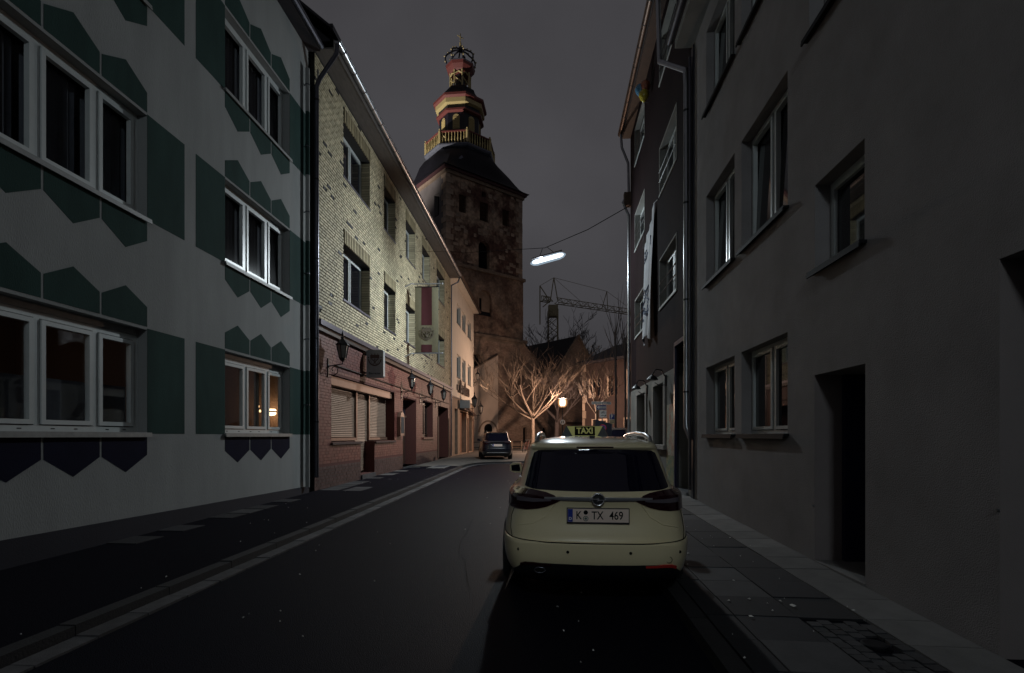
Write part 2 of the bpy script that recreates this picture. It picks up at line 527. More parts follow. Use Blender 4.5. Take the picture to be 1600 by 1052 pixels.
def window_unit(parent, F, a, b, c, d, rec, splits=(0.5,), fmt='upvc', pane='dark_glass', fw=0.06, sw=0.05,
                sill=None, sill_mat='upvc_dirty', name='window', lean=0.0):
    """frame with mullions in the plane y=-rec, sashes and panes as its sub-parts"""
    mb = MB(F)
    rect_ring(mb, a, b, c, d, fw, -rec - 0.07, -rec)
    xs = [a + fw] + [a + (b - a) * t for t in splits] + [b - fw]
    for x in xs[1:-1]:
        mb.box(x - 0.035, x + 0.035, -rec - 0.07, -rec, c + fw, d - fw)
    w = mb.build(name, fmt, parent)
    for i in range(len(xs) - 1):
        l = xs[i] + (0.035 if i else 0); r = xs[i + 1] - (0.035 if i < len(xs) - 2 else 0)
        sb = MB(F)
        rect_ring(sb, l + 0.012, r - 0.012, c + fw + 0.012, d - fw - 0.012, sw, -rec - 0.05, -rec + 0.018)
        sb.build('sash', fmt, w)
        pb = MB(F)
        x0, x1, z0, z1, y0, y1 = l + sw, r - sw, c + fw + sw, d - fw - sw, -rec - 0.034, -rec - 0.022
        pb.add([(x0, y0, z0), (x1, y0, z0), (x1, y1, z0), (x0, y1, z0), (x0, y0 - lean, z1), (x1, y0 - lean, z1), (x1, y1 - lean, z1), (x0, y1 - lean, z1)], [(0, 3, 2, 1), (4, 5, 6, 7), (0, 1, 5, 4), (1, 2, 6, 5), (2, 3, 7, 6), (3, 0, 4, 7)])
        pb.build('pane', pane, w)
    if sill:
        sb = MB(F)
        sb.box(a - 0.04, b + 0.04, -rec, sill, c - 0.035, c - 0.004)
        sb.box(a - 0.04, b + 0.04, sill - 0.012, sill + 0.006, c - 0.07, c - 0.035)
        sb.build('sill', sill_mat, w)
    return w

# wall frames: x runs along the street away from the camera, y points out of the wall, z up
LEX, LEY = Vector((0.0613, 0.9981, 0)), Vector((0.9981, -0.0613, 0))
REX, REY = Vector((0.0784, 0.9969, 0)), Vector((-0.9969, 0.0784, 0))
LW = frame((-5.854, 0, 0), LEX, LEY)
RW = frame((2.985, 0, 0), REX, REY)

def lw(s, o=0, z=0): return LW @ Vector((s, o, z))
def rw(s, o=0, z=0): return RW @ Vector((s, o, z))
def zroad(D): return 0.0065 * (min(max(D, -20), 30) - 3.5)
def zleft(D): return 0.105 + 0.0042 * (min(max(D, -10), 34) - 5.6)
def zright(D):
    D = min(max(D, -6), 40)
    return 0.08 + 0.0187 * (D - 3.5) if D < 12 else 0.239 + 0.006 * (D - 12)

# ================================================================== ground, road, pavements
def sheet(name, mt, rows, kind='structure'):
    """rows: list of lists of points (equal length)"""
    mb = MB()
    vs = [p for r in rows for p in r]; n = len(rows[0])
    fs = [(i * n + j, i * n + j + 1, (i + 1) * n + j + 1, (i + 1) * n + j) for i in range(len(rows) - 1) for j in range(n - 1)]
    mb.add(vs, fs)
    return mb.build(name, mt, None, kind=kind)

Ds = [-400, -60, -20, -8, 0, 3.5, 8, 14, 20, 26, 30, 34, 60, 500]
sheet('ground', 'square_paving', [[(x, D, zroad(D) - 0.06) for x in (-400, -60, -10, 0, 10, 60, 400)] for D in Ds])
RD = [-30 + 1.0 * i for i in range(61)]
sheet('road', 'asphalt', [[(x, D, zroad(D) + 0.02 * (1 - ((x - 0) / 5) ** 2 if abs(x) < 5 else 0) - 0.02) for x in (-5, -3.6, -2, -1, 0, 1, 2, 3.5, 8, 40)] for D in RD])

KX = -3.60   # kerb face: X = KX + 0.0614*D
kerb_line = [Vector((KX + 0.0614 * D, D, 0)) for D in [-5 + 1.0 * i for i in range(29)]]
kerb_line += [Vector(p) for p in [(-2.02, 24.3, 0), (-1.83, 25.0, 0), (-1.45, 25.7, 0), (-0.85, 26.25, 0), (0.0, 26.6, 0), (0.95, 26.82, 0), (2.0, 27.0, 0), (3.1, 27.15, 0), (4.2, 27.3, 0), (5.4, 27.45, 0), (6.8, 27.6, 0), (8.2, 27.75, 0)]]
walk = thing('pavement', 'x', 'x')
for k in ('label', 'category'): del walk[k]
walk['kind'] = 'structure'
bed = MB()
rows = []
for p in kerb_line[:29]:
    D = p.y
    wx = -5.854 + 0.0614 * D - 0.03
    zk = zroad(D) + 0.085
    zl = zleft(D)
    rows.append([(wx + (p.x - 0.14 - wx) * t, D, zl + (zk - zl) * t) for t in (0, 0.25, 0.5, 0.75, 1)])
vs = [q for r in rows for q in r]
bed.add(vs, [(i * 5 + j, i * 5 + j + 1, (i + 1) * 5 + j + 1, (i + 1) * 5 + j) for i in range(len(rows) - 1) for j in range(4)])
bed.build('pavement_bed', 'asphalt_walk', walk)
# square in front of the church, behind the curved kerb
mb = MB()
poly = [(-60, 23, 0.19), (-4.41, 23, 0.19)] + [(p.x - 0.05, p.y + 0.13, zroad(p.y) + 0.085) for p in kerb_line[28:]] + [(60, 33, 0.23), (60, 150, 0.23), (-60, 150, 0.23)]
mb.add(poly, [tuple(range(len(poly)))])
mb.build('square', 'square_paving', None, kind='structure')

kerb_me = mesh_of(MB().box(-0.495, 0.495, -0.07, 0.07, -0.14, 0.0), 'kerb_stone', 'kerb_stone')
gut_me = mesh_of(MB().box(-0.49, 0.49, -0.09, 0.09, -0.05, 0.0), 'gutter_stone', 'gutter_stone')
for i in range(len(kerb_line) - 1):
    a, b = kerb_line[i], kerb_line[i + 1]
    d = b - a; L = d.length; d.normalize()
    nrm = Vector((-d.y, d.x, 0))
    mid = (a + b) / 2
    F = Matrix.Identity(4)
    F.col[0][:3] = d * L; F.col[1][:3] = nrm
    F.col[3][:3] = mid + nrm * 0.07 + Vector((0, 0, zroad(mid.y) + 0.09 + rnd.uniform(-.004, .004)))
    piece('kerb_stone', kerb_me, walk, F)
    # flat channel stones, about half a metre long
    for t in (0.25, 0.75):
        q = a + (b - a) * t
        G = Matrix.Identity(4)
        G.col[0][:3] = d * (L * 0.5 / 1.0); G.col[1][:3] = nrm
        G.col[3][:3] = q - nrm * 0.095 + Vector((0, 0, zroad(q.y) + 0.012 + rnd.uniform(-.004, .004)))
        piece('gutter_stone', gut_me, walk, G @ Matrix.Rotation(rnd.uniform(-.012, .012), 4, 'Z'))
slab_l = [mesh_of(MB().box(-0.245, 0.245, -0.245, 0.245, -0.04, 0.0), 'paving_slab', t) for t in ('slab_dark', 'slab_mid', 'slab_light')]
def slab_frame(q, zoff=0.0, yaw=0):
    return Matrix.Translation(q + Vector((0, 0, zoff))) @ LW.to_3x3().to_4x4() if False else None
def tile(parent, me, s, o, z, F3, sl=0.0, yaw=0.0, sx=1.0, sy=1.0):
    m = F3.copy()
    m.col[3][:3] = (s.x, s.y, z)
    piece('paving_slab', me, parent, m @ Matrix.Rotation(yaw, 4, 'Z') @ Matrix.Diagonal((sx, sy, 1, 1)))
L3 = LW.to_3x3().to_4x4(); R3 = RW.to_3x3().to_4x4()
for s, o, sc, k in [(13.7, .3, 1, 1), (14.2, .3, 1, 1), (14.75, .28, 1, 1), (15.3, .28, 1, 1), (15.8, .28, 1, 1), (17.2, .28, 1, 1), (18.6, .28, 1, 2), (19.1, .28, 1, 1),
                    (20.4, .28, 1, 2), (22.6, .28, 1, 1), (24.3, .28, 1, 1), (24.8, .28, 1, 2), (27.2, .28, 1, 1), (13.6, .95, 1, 1), (14.1, .95, 1, 1), (9.3, .2, 1, 0), (9.85, .2, 1, 1),
                    (10.4, .2, 1, 0), (11.4, .2, 1, 0), (8.1, .2, 1, 0), (7.2, .2, 1, 0), (19.6, 1.0, 1, 1), (16.9, 1.1, 1, 0)]:
    q = lw(s, o)
    tile(walk, slab_l[k], q, o, zleft(s) + 0.008, L3, yaw=rnd.uniform(-.02, .02))

# right pavement: bed, kerb, rows of half-metre slabs, a patch of small cobbles
def zr(s, o):
    t = min(max(o / 1.75, 0), 1)
    return zright(s) * (1 - t) + (zroad(s) + 0.10) * t
rwalk = thing('pavement', 'x', 'x')
for k in ('label', 'category'): del rwalk[k]
rwalk['kind'] = 'structure'
rows = []
for i in range(27):
    s = -5 + i * 1.0 if i < 26 else 20.3
    rows.append([tuple(rw(s, o, zr(s, o) - 0.022)) for o in (-0.6, 0, 0.5, 1.0, 1.5, 1.76)])
bed = MB()
bed.add([q for r in rows for q in r], [(i * 6 + j, i * 6 + j + 1, (i + 1) * 6 + j + 1, (i + 1) * 6 + j) for i in range(26) for j in range(5)])
bed.build('pavement_bed', 'asphalt_walk', rwalk)
def rtile(me, s, o, dz=0.0, yaw=0.0, sx=1, sy=1, name='paving_slab'):
    z = zr(s, o)
    e = 0.1
    ex = (rw(s + e, o, zr(s + e, o)) - rw(s, o, z)).normalized()
    ey = (rw(s, o + e, zr(s, o + e)) - rw(s, o, z)).normalized()
    m = Matrix.Identity(4)
    m.col[0][:3] = ex; m.col[1][:3] = ey; m.col[2][:3] = ex.cross(ey)
    m.col[3][:3] = rw(s, o, z + dz)
    piece(name, me, rwalk, m @ Matrix.Rotation(yaw, 4, 'Z') @ Matrix.Diagonal((sx, sy, 1, 1)))
lightset = {(6, 1), (7, 1), (12, 1), (14, 0), (15, 1), (17, 0), (18, 1), (3, 1), (2, 0)}
for i in range(33):
    s = 1.85 + 0.5 * i
    rtile(slab_l[2], s, 0.255, rnd.uniform(-.003, .003), rnd.uniform(-.006, .006))
    for c in range(2):
        o = 0.765 + 0.5 * c
        if 3.2 < s < 4.0 and c == 0: continue
        rtile(slab_l[1 if (i, c) in lightset else 0], s, o, rnd.uniform(-.005, .004), rnd.uniform(-.012, .012))
    rtile(slab_l[0], s, 1.63, rnd.uniform(-.004, .003), 0, 1, 0.44)
cob_me = mesh_of(MB().prism([(-.04, -.045), (.04, -.045), (.046, 0), (.04, .045), (-.04, .045), (-.046, 0)], -.05, 0.0, 'xy'), 'cobble', 'cobble')
for a in range(9):
    for b in range(5):
        if 3 <= a <= 5 and 1 <= b <= 2: continue
        rtile(cob_me, 3.16 + a * 0.1 + (0.05 if b % 2 else 0), 0.56 + b * 0.1, rnd.uniform(-.008, .002), rnd.uniform(-.15, .15), name='cobble')
mb = MB(); c = rw(3.62, .72, zr(3.62, .72) - 0.004)
mb.lathe([(0.085, -0.02), (0.085, 0.0), (0.07, 0.004)], 20, tuple(c))
mb.build('valve_cover', 'iron', rwalk)
for i in range(26):
    s = -4.5 + i
    rtile(kerb_me, s, 1.83, 0.004 + rnd.uniform(-.004, .004))

# cracks, litter, cover
mb = MB()
def crack(pts, w, zf):
    pts = [Vector((p[0], p[1], 0)) for p in pts]
    out = []
    for i in range(len(pts) - 1):
        n = 7
        for k in range(n + (i == len(pts) - 2)):
            q = pts[i].lerp(pts[i + 1], k / n) + Vector((rnd.uniform(-.03, .03), rnd.uniform(-.03, .03), 0))
            out.append(q)
    for i in range(len(out) - 1):
        a, b = out[i], out[i + 1]
        d = (b - a).normalized(); n = Vector((-d.y, d.x, 0)) * w * rnd.uniform(.4, 1)
        mb.add([(*(a - n).xy, zf(a.x, a.y)), (*(a + n).xy, zf(a.x, a.y)), (*(b + n).xy, zf(b.x, b.y)), (*(b - n).xy, zf(b.x, b.y))], [(0, 1, 2, 3)])
zs_ = lambda x, D: zroad(D) + 0.02 * (1 - (x / 5) ** 2) - 0.02 + 0.005
crack([(-0.4, 5.2), (-0.75, 7.2), (-0.7, 9.4)], .0035, zs_)
zp_ = lambda x, D: zleft(D) + 0.002 if False else (zleft(D) + (zroad(D) + .085 - zleft(D)) * min(1, max(0, (x + 5.884 - .0614 * D) / 2.1))) + 0.005
crack([(-4.6, 3.0), (-4.5, 6.5), (-4.7, 10), (-4.2, 13)], .004, zp_)
crack([(-5.0, 6.0), (-4.4, 6.3), (-3.6, 6.2)], .0035, zp_)
crack([(-4.9, 9.0), (-4.2, 9.3), (-3.4, 9.1)], .0035, zp_)
o = mb.build('road_cracks', 'crack', None, kind='stuff')
mb = MB()
def scrap(x, y, z, r):
    n = rnd.choice((4, 5, 6)); t0 = rnd.uniform(0, 6)
    pts = [(x + r * rnd.uniform(.5, 1) * math.cos(t0 + 2 * PI * k / n), y + r * rnd.uniform(.5, 1) * math.sin(t0 + 2 * PI * k / n), z + rnd.uniform(.002, .012)) for k in range(n)]
    mb.add(pts + [(x, y, z + .016)], [(k, (k + 1) % n, n) for k in range(n)])
for i in range(44):
    D = 2.6 + 17 * rnd.random() ** 1.5; x = rnd.uniform(-3.2, 0.4) + .06 * D
    scrap(x, D, zs_(x, D), rnd.choice((.008, .010, .013, .018)))
for i in range(26):
    D = 2.8 + 18 * rnd.random() ** 1.4; x = -5.7 + .0614 * D + rnd.uniform(.1, 1.9)
    scrap(x, D, zp_(x, D), rnd.choice((.007, .01, .014)))
for i in range(42):
    s = 2.0 + 6 * rnd.random() ** 1.3; o_ = rnd.uniform(.45, 1.75)
    q = rw(s, o_, zr(s, o_) + .004)
    scrap(q.x, q.y, q.z, rnd.choice((.006, .008, .008, .012, .02)))
for s, o_, r in [(4.35, .95, .035), (4.05, 1.4, .03), (4.5, 1.25, .02), (6.2, 1.35, .02)]:
    q = rw(s, o_, zr(s, o_) + .004); scrap(q.x, q.y, q.z, r)
mb.build('litter', 'litter_paper', None, kind='stuff')

cv = thing('utility_cover', 'pale rectangular utility cover set in the pavement before the red brick front', 'cover', tuple(lw(22.6, 1.35, 0.185)))
F = LW.copy(); F.col[3][:3] = lw(22.6, 1.35, 0)
z0 = zroad(22.6) + .08
mb = MB(F); rect = [(-1.0, 1.0, -.36, .36)]
mb.box(-1.0, 1.0, -.36, .36, z0 - .05, z0 + .012)
mb.build('cover_frame', 'slab_light', cv)
mb = MB(F); mb.box(-.25, .9, -.24, .24, z0 - .03, z0 + .018); mb.build('cover_plate', 'slab_mid', cv)

# ================================================================== house of white render with painted pentagons
def shell(mb, s0, s1, dep, z0, z1, roof=True):
    mb.quad((s0, 0, z0), (s0, -dep, z0), (s0, -dep, z1), (s0, 0, z1))
    mb.quad((s1, 0, z0), (s1, -dep, z0), (s1, -dep, z1), (s1, 0, z1))
    mb.quad((s0, -dep, z0), (s1, -dep, z0), (s1, -dep, z1), (s0, -dep, z1))
    mb.quad((s0, 0, z1), (s1, 0, z1), (s1, -dep, z1), (s0, -dep, z1))

wh = thing('town_house', 'white rendered house with green pentagons and panels painted round its windows', 'house', tuple(lw(4, 0, 0)))
floors = [(1.60, 3.11), (4.75, 6.27), (7.92, 9.42)]
cols = [(5.28, 7.69), (9.57, 12.0)]
holes = [(a, b, c, d, 0.25) for a, b in cols for c, d in floors]
mb = MB(LW)
wall(mb, -4, 12.95, -0.3, 11.1, holes)
reveals(mb, holes)
shell(mb, -4, 12.95, 9, -0.3, 11.1)
mb.build('wall', 'render_white', wh)
mb = MB(LW)
mb.add([(-4, 0, -0.2), (12.96, 0, -0.2), (12.96, 0, 0.30), (-4, 0, 0.58), (-4, 0.02, -0.2), (12.96, 0.02, -0.2), (12.96, 0.02, 0.30), (-4, 0.02, 0.58)],
       [(0, 1, 2, 3), (4, 5, 6, 7), (3, 2, 6, 7), (1, 2, 6, 5)])
mb.build('plinth', 'plinth_navy', wh)
k = 0
for a, b in cols:
    for fi, (c, d) in enumerate(floors):
        w = (b - a) / 3; g = 0.018
        for i in range(3):
            l, r = a + i * w + g, a + (i + 1) * w - g
            if i == 0: l = a
            if i == 2: r = b
            m_ = (l + r) / 2; zt = d + 0.045
            mb = MB(LW); mb.prism([(l, zt), (r, zt), (r, zt + .29), (m_, zt + .50), (l, zt + .29)], 0.0, 0.004)
            mb.build('painted_pentagon', 'paint_green', wh)
            zb = c - 0.04
            mb = MB(LW); mb.prism([(l, zb), (r, zb), (r, zb - .29), (m_, zb - .52), (l, zb - .29)], 0.0, 0.004)
            mb.build('painted_pentagon', 'paint_green_dim' if fi == 0 else 'paint_green', wh)
        for l, r in ((a - 0.80, a - 0.004), (b + 0.004, min(b + 0.80, 12.93))):
            mb = MB(LW); mb.prism([(l, c - .02), (r, c - .02), (r, d + .02), (l, d + .02)], 0.0, 0.004)
            mb.build('painted_panel', 'paint_green', wh)
        wn_ = window_unit(wh, LW, a, b, c, d - (0.0 if fi else 0.09), 0.15, (0.365, 0.70), 'upvc', 'clear_glass' if fi == 0 else 'upper_glass', fw=0.075, sw=0.055, sill=0.05, sill_mat='upvc_dirty', lean=0.05 if fi else 0.0)
        if fi == 0:
            mb = MB(LW); mb.box(a, b, -.2, -.13, d - .09, d); mb.build('shutter_box', 'upvc_dirty', wn_)
        for t in (.12, .28, .45, .58, .78, .90):
            x = a + (b - a) * t
            mb = MB(LW); mb.box(x - .025, x + .025, -.151, -.147, c + .03, c + .042); mb.build('drain_slot', 'gasket', wn_)
        # what stands behind the glass
        mb = MB(LW)
        y0, y1 = -0.27, -2.6
        mb.quad((a - .5, y1, c - 1.2), (b + .5, y1, c - 1.2), (b + .5, y1, d + .35), (a - .5, y1, d + .35))
        mb.quad((a - .5, y0, c - 1.2), (a - .5, y1, c - 1.2), (a - .5, y1, d + .35), (a - .5, y0, d + .35))
        mb.quad((b + .5, y0, c - 1.2), (b + .5, y1, c - 1.2), (b + .5, y1, d + .35), (b + .5, y0, d + .35))
        mb.quad((a - .5, y0, d + .35), (b + .5, y0, d + .35), (b + .5, y1, d + .35), (a - .5, y1, d + .35))
        mb.quad((a - .5, y0, c - 1.2), (b + .5, y0, c - 1.2), (b + .5, y1, c - 1.2), (a - .5, y1, c - 1.2))
        mb.build('room', 'room_brown' if fi == 0 else 'door_black', wn_)
        if fi == 0 and a < 6:
            mb = MB(LW); mb.box(6.0, 7.25, -2.59, -2.55, 2.15, 2.95); mb.build('picture', 'door_black', wn_)
            mb = MB(LW); mb.box(a + .09, b - .09, -.262, -.258, c + .06, c + .66); mb.build('half_curtain', 'net_curtain', wn_)
        elif fi == 0:
            for l, r, in ((a + .08, a + .45), (b - .95, b - .78)):
                mb = MB(LW)
                n = 16
                vs = []
                for i in range(n + 1):
                    x = l + (r - l) * i / n; y = -.30 + .025 * math.sin(i * 1.9)
                    vs += [(x, y, c + .05), (x, y, d)]
                mb.add(vs, [(2 * i, 2 * i + 1, 2 * i + 3, 2 * i + 2) for i in range(n)])
                mb.build('curtain', 'curtain', wn_)
        else:
            for l, r in ((a + .02, a + .75), (a + .85, b - .85), (b - .75, b - .02)):
                mb = MB(LW); n = 14; vs = []
                for i in range(n + 1):
                    x = l + (r - l) * i / n; y = -.34 + .02 * math.sin(i * 2.3)
                    vs += [(x, y, c + .02), (x, y, d - .1)]
                mb.add(vs, [(2 * i, 2 * i + 1, 2 * i + 3, 2 * i + 2) for i in range(n)])
                mb.build('curtain', 'net_curtain', wn_)
# lamp and candles seen in the right ground floor window
pl = thing('pendant_lamp', 'small lit pendant lamp hanging behind the ground floor window of the white house', 'lamp', tuple(lw(12.27, -.62, 2.1)))
mb = MB(LW)
mb.lathe([(.03, .055), (.13, .05), (.145, .02), (.145, .005)], 20, (12.27, -.62, 2.13)); mb.lathe([(.145, -.03), (.14, -.07), (.10, -.10), (.02, -.11)], 20, (12.27, -.62, 2.13))
mb.build('lamp_shade', 'pendant_light', pl)
mb = MB(LW); mb.lathe([(.15, .004), (.15, -.03)], 20, (12.27, -.62, 2.13)); mb.tube([(12.27, -.62, 2.18), (12.27, -.62, 3.40)], .006, 6); mb.build('lamp_cord', 'wood_dark', pl)
for x, z, nth in ((11.86, 2.17, 'left'), (12.0, 2.12, 'right'), (11.93, 2.22, 'top')):
    mb = MB(LW); mb.ball((x, -.70, z), .022, 8, 1.5)
    o = mb.build('candle_flame', 'candle_light', None, origin=tuple(lw(x, -.7, z)))
    tag(o, 'tiny warm light in the middle ground floor pane, ' + nth + ' one of three', 'candle', 'tiny lights behind the window of the white house')
for q, pw in ((lw(12.1, -1.1, 2.3), 0.35), (lw(6.4, -1.2, 2.75), 0.7)):  # hidden lamps, assumed from the dim glow of the rooms
    ld = bpy.data.lights.new('assumed_room_lamp', 'POINT'); ld.energy = pw; ld.color = (1, .70, .45); ld.shadow_soft_size = .1
    lo = bpy.data.objects.new('assumed_room_lamp', ld); lo.location = q; C.objects.link(lo)
# painted downpipe and eaves
mb = MB(LW)
bands = [(0.3, 1.58, 'render_white'), (1.58, 3.13, 'paint_green'), (3.13, 4.73, 'render_white'), (4.73, 6.29, 'paint_green'), (6.29, 7.90, 'render_white'), (7.90, 9.44, 'paint_green'), (9.44, 10.5, 'render_white')]
dp = None
for z0_, z1_, m_ in bands:
    mb = MB(LW); mb.tube([(12.72, .09, z0_), (12.72, .09, z1_)], .05, 12)
    o = mb.build('downpipe', m_, wh, smooth=True, angle=40)
for z_ in (2.3, 3.9, 5.5, 7.0, 8.6, 10.1):
    mb = MB(LW); mb.lathe([(.058, -.015), (.058, .015)], 12, (12.72, .09, z_)); mb.box(12.71, 12.73, 0, .05, z_ - .012, z_ + .012); mb.build('pipe_clip', 'zinc_dark', wh)
mb = MB(LW); mb.box(-4, 12.97, -9, .30, 11.1, 11.22); mb.build('eaves', 'roof_dark', wh)
mb = MB(LW); mb.tube([(-4, .36, 11.16), (12.9, .36, 11.16)], .07, 10); mb.build('gutter', 'zinc_dark', wh)
mb = MB(LW); mb.prism([(.33, 11.22), (-4.5, 15.5), (-9.1, 11.22)], -4, 12.97, 'yz'); mb.build('roof', 'roof_dark', wh)

# ================================================================== brick house
bh = thing('brick_house', 'yellow brick house over a red brick ground floor with a long steel gutter', 'house', tuple(lw(22, 0, 0.1)))
B0, B1 = 13.3, 32.62
ucols = [(15.2, 17.5), (19.05, 20.5), (22.05, 23.64), (25.0, 26.67), (28.4, 30.6)]
uf = [(5.55, 7.16), (9.15, 10.70)]
holes = [(a, b, c, d, .36) for a, b in ucols for c, d in uf]
gholes = [(14.34, 16.65, 1.37, 3.24, .36), (16.65, 18.0, .30, 3.24, .36), (18.0, 20.4, 1.37, 3.24, .36), (21.6, 23.87, .25, 3.15, .55), (25.13, 27.44, 1.48, 3.25, .36), (28.76, 31.83, .25, 3.21, .7)]
mb = MB(LW)
wall(mb, B0, B1, 4.4, 11.40, holes); reveals(mb, holes)
shell(mb, B0, B1, 10, -0.3, 11.40)
mb.build('wall', 'mortar', bh)
mb = MB(LW)
wall(mb, B0, B1, -0.3, 4.4, gholes)
reveals(mb, [gholes[0]], 'ltb'); reveals(mb, [gholes[1]], 'tb'); reveals(mb, [gholes[2]], 'rtb'); reveals(mb, gholes[3:])
mb.quad((16.65, 0, .3), (16.65, -.36, .3), (16.65, -.36, 1.37), (16.65, 0, 1.37)); mb.quad((18.0, 0, .3), (18.0, -.36, .3), (18.0, -.36, 1.37), (18.0, 0, 1.37))
mb.build('lower_wall', 'mortar_red', bh)
# dark slot between the two houses
mb = MB(LW); mb.box(12.96, 13.3, -.6, -.12, -.3, 11.2); mb.build('party_wall', 'door_black', bh)

darks = []
def bricks(name, mt, z0, z1, hs, course, blen, proud, tone_lo, tone_hi, pdark=0.0, gap=0.011):
    mb = MB(LW); tones = []
    nrow = int((z1 - z0) / course)
    for j in range(nrow):
        zb = z0 + j * course; zt = zb + course - gap
        s = B0 - (blen / 2 if j % 2 else 0) - (0.06 if j % 3 == 1 else 0)
        while s < B1:
            a, b = max(s, B0), min(s + blen - gap, B1)
            s += blen
            segs = [(a, b)]
            for h in hs:
                if h[2] < zt - .01 and h[3] > zb + .01:
                    out = []
                    for (p, q) in segs:
                        if q <= h[0] or p >= h[1]: out.append((p, q)); continue
                        if p < h[0] - .02: out.append((p, h[0]))
                        if q > h[1] + .02: out.append((h[1], q))
                    segs = out
            for (p, q) in segs:
                if q - p < .03: continue
                if pdark and rnd.random() < pdark and q - p > .1:
                    darks.append((p, min(q, p + rnd.choice((.12, .24, .24))), zb, zt)); continue
                y = proud + rnd.uniform(-.002, .003)
                mb.add([(p, 0, zb), (q, 0, zb), (q, 0, zt), (p, 0, zt), (p, y, zb), (q, y, zb), (q, y, zt), (p, y, zt)],
                       [(4, 5, 6, 7), (0, 1, 5, 4), (3, 2, 6, 7), (0, 3, 7, 4), (1, 2, 6, 5)])
                tones.extend([rnd.random()] * 5)
    mb.tone = tones
    return mb.build(name, mt, bh, kind='stuff', normals=True)
sh = [(a - .01, b + .01, c, d + .44, 0) for a, b in ucols for c, d in uf]
bricks('brick', 'brick_yellow', 4.54, 11.36, sh, 0.085, 0.252, 0.014, 0, 1, 0.024, 0.026)
bricks('brick', 'brick_red', 0.80, 4.24, gholes, 0.0835, 0.252, 0.007, 0, 1)
bricks('brick', 'brick_red_base', -0.02, 0.80, gholes, 0.0835, 0.252, 0.007, 0, 1)
dk_me = mesh_of(MB().box(-.5, .5, 0, .022, -.037, .037), 'dark_brick', 'brick_burnt')
for p, q, zb, zt in darks:
    m = LW.to_3x3().to_4x4(); m.col[3][:3] = lw((p + q) / 2, 0, (zb + zt) / 2)
    piece('dark_brick', dk_me, bh, m @ Matrix.Diagonal((q - p, 1, 1, 1)))
so_me = mesh_of(MB().box(-.036, .036, -.02, .045, -.20, .20), 'soldier_brick', 'brick_soldier')
so_dk = mesh_of(MB().box(-.5, .5, 0, .008, -.21, .21), 'soldier_bed', 'void')
for a, b in ucols:
    for c, d in uf:
        n = int((b - a) / 0.128)
        m = LW.to_3x3().to_4x4(); m.col[3][:3] = lw((a + b) / 2, .001, d + .215)
        piece('soldier_bed', so_dk, bh, m @ Matrix.Diagonal((b - a, 1, 1, 1)))
        for i in range(n):
            m = LW.to_3x3().to_4x4(); m.col[3][:3] = lw(a + (i + .5) * (b - a) / n, 0, d + .21)
            piece('soldier_brick', so_me, bh, m)
for ci, (a, b) in enumerate(ucols):
    for fi, (c, d) in enumerate(uf):
        w = window_unit(bh, LW, a, b, c, d, .28, (0.52,) if b - a > 1.5 else (), 'upvc', 'dark_glass', fw=.07, sw=.05, sill=.03, sill_mat='ledge_metal')
        # brick lining of the reveals
        mb = MB(LW); tn = []
        n = int((d - c) / .085)
        for j in range(n):
            zb = c + j * .085 + .004; zt = zb + .074
            for x0, x1 in ((a, a + .008), (b - .008, b)):
                mb.box(x0, x1, -.275, -.004, zb, zt); tn += [rnd.random()] * 6
        mb.tone = tn
        mb.build('reveal_bricks', 'brick_yellow', bh, kind='stuff')
# ledge over the ground floor
mb = MB(LW); mb.box(B0, B1, 0, .16, 4.44, 4.53); mb.box(B0, B1, .16, .175, 4.40, 4.535); mb.build('ledge', 'ledge_metal', bh)
mb = MB(LW); mb.box(B0, B1, 0, .10, 4.27, 4.40); mb.build('ledge_board', 'wood_dark', bh)
mb = MB(LW); mb.tube([(14.6, .03, 3.52), (21.0, .03, 3.50), (31.9, .03, 3.50)], .02, 6); mb.build('cable_pipe', 'wood_dark', bh)
# eaves, gutter, roof
mb = MB(LW); mb.box(B0, B1, 0, .50, 11.40, 11.44); mb.build('soffit', 'soffit', bh)
mb = MB(LW); mb.box(B0 - .02, B1, .50, .53, 11.38, 11.62); mb.build('fascia', 'soffit', bh)
def gutter(mbname, s0, s1, o, z, r, mt, parent, F=LW):
    mb = MB(F); n = 10; vs = []; fs = []
    for i, s in enumerate((s0, s1)):
        for k in range(n + 1):
            t = PI + PI * k / n
            vs.append((s, o + r * math.cos(t), z + r * math.sin(t)))
    for k in range(n): fs.append((k, k + 1, n + 2 + k, n + 1 + k))
    fs.append(tuple(range(n + 1)))
    mb.add(vs, fs)
    mb.tube([(s0, o + r, z), (s1, o + r, z)], .012, 6)
    return mb.build(mbname, mt, parent, smooth=True, angle=40)
gt = gutter('gutter', B0 - .05, B1, .62, 11.56, .085, 'zinc', bh)
for i in range(25):
    s = B0 + .3 + i * .78
    mb = MB(LW); n = 8; vs = []
    for ds in (-.018, .018):
        for k in range(n + 1):
            t = PI + PI * k / n
            vs.append((s + ds, .62 + .092 * math.cos(t), 11.56 + .092 * math.sin(t)))
    mb.add(vs, [(k, k + 1, n + 2 + k, n + 1 + k) for k in range(n)])
    mb.build('gutter_bracket', 'zinc_dark', gt)
mb = MB(LW); mb.prism([(.60, 11.66), (.60, 11.73), (-5, 16.5), (-10.4, 11.7), (-10.4, 11.6), (-5, 16.35)], B0 - .28, B1, 'yz'); mb.build('roof', 'roof_dark', bh)
mb = MB(LW); mb.prism([(.45, 11.60), (-5, 16.3), (-9.9, 11.60)], B0, B1 - .01, 'yz'); mb.build('gable', 'roof_dark', bh)
mb = MB(LW)
mb.box(B0 - .30, 22.4, .50, .60, 11.74, 11.80); mb.build('snow_guard', 'iron', bh)
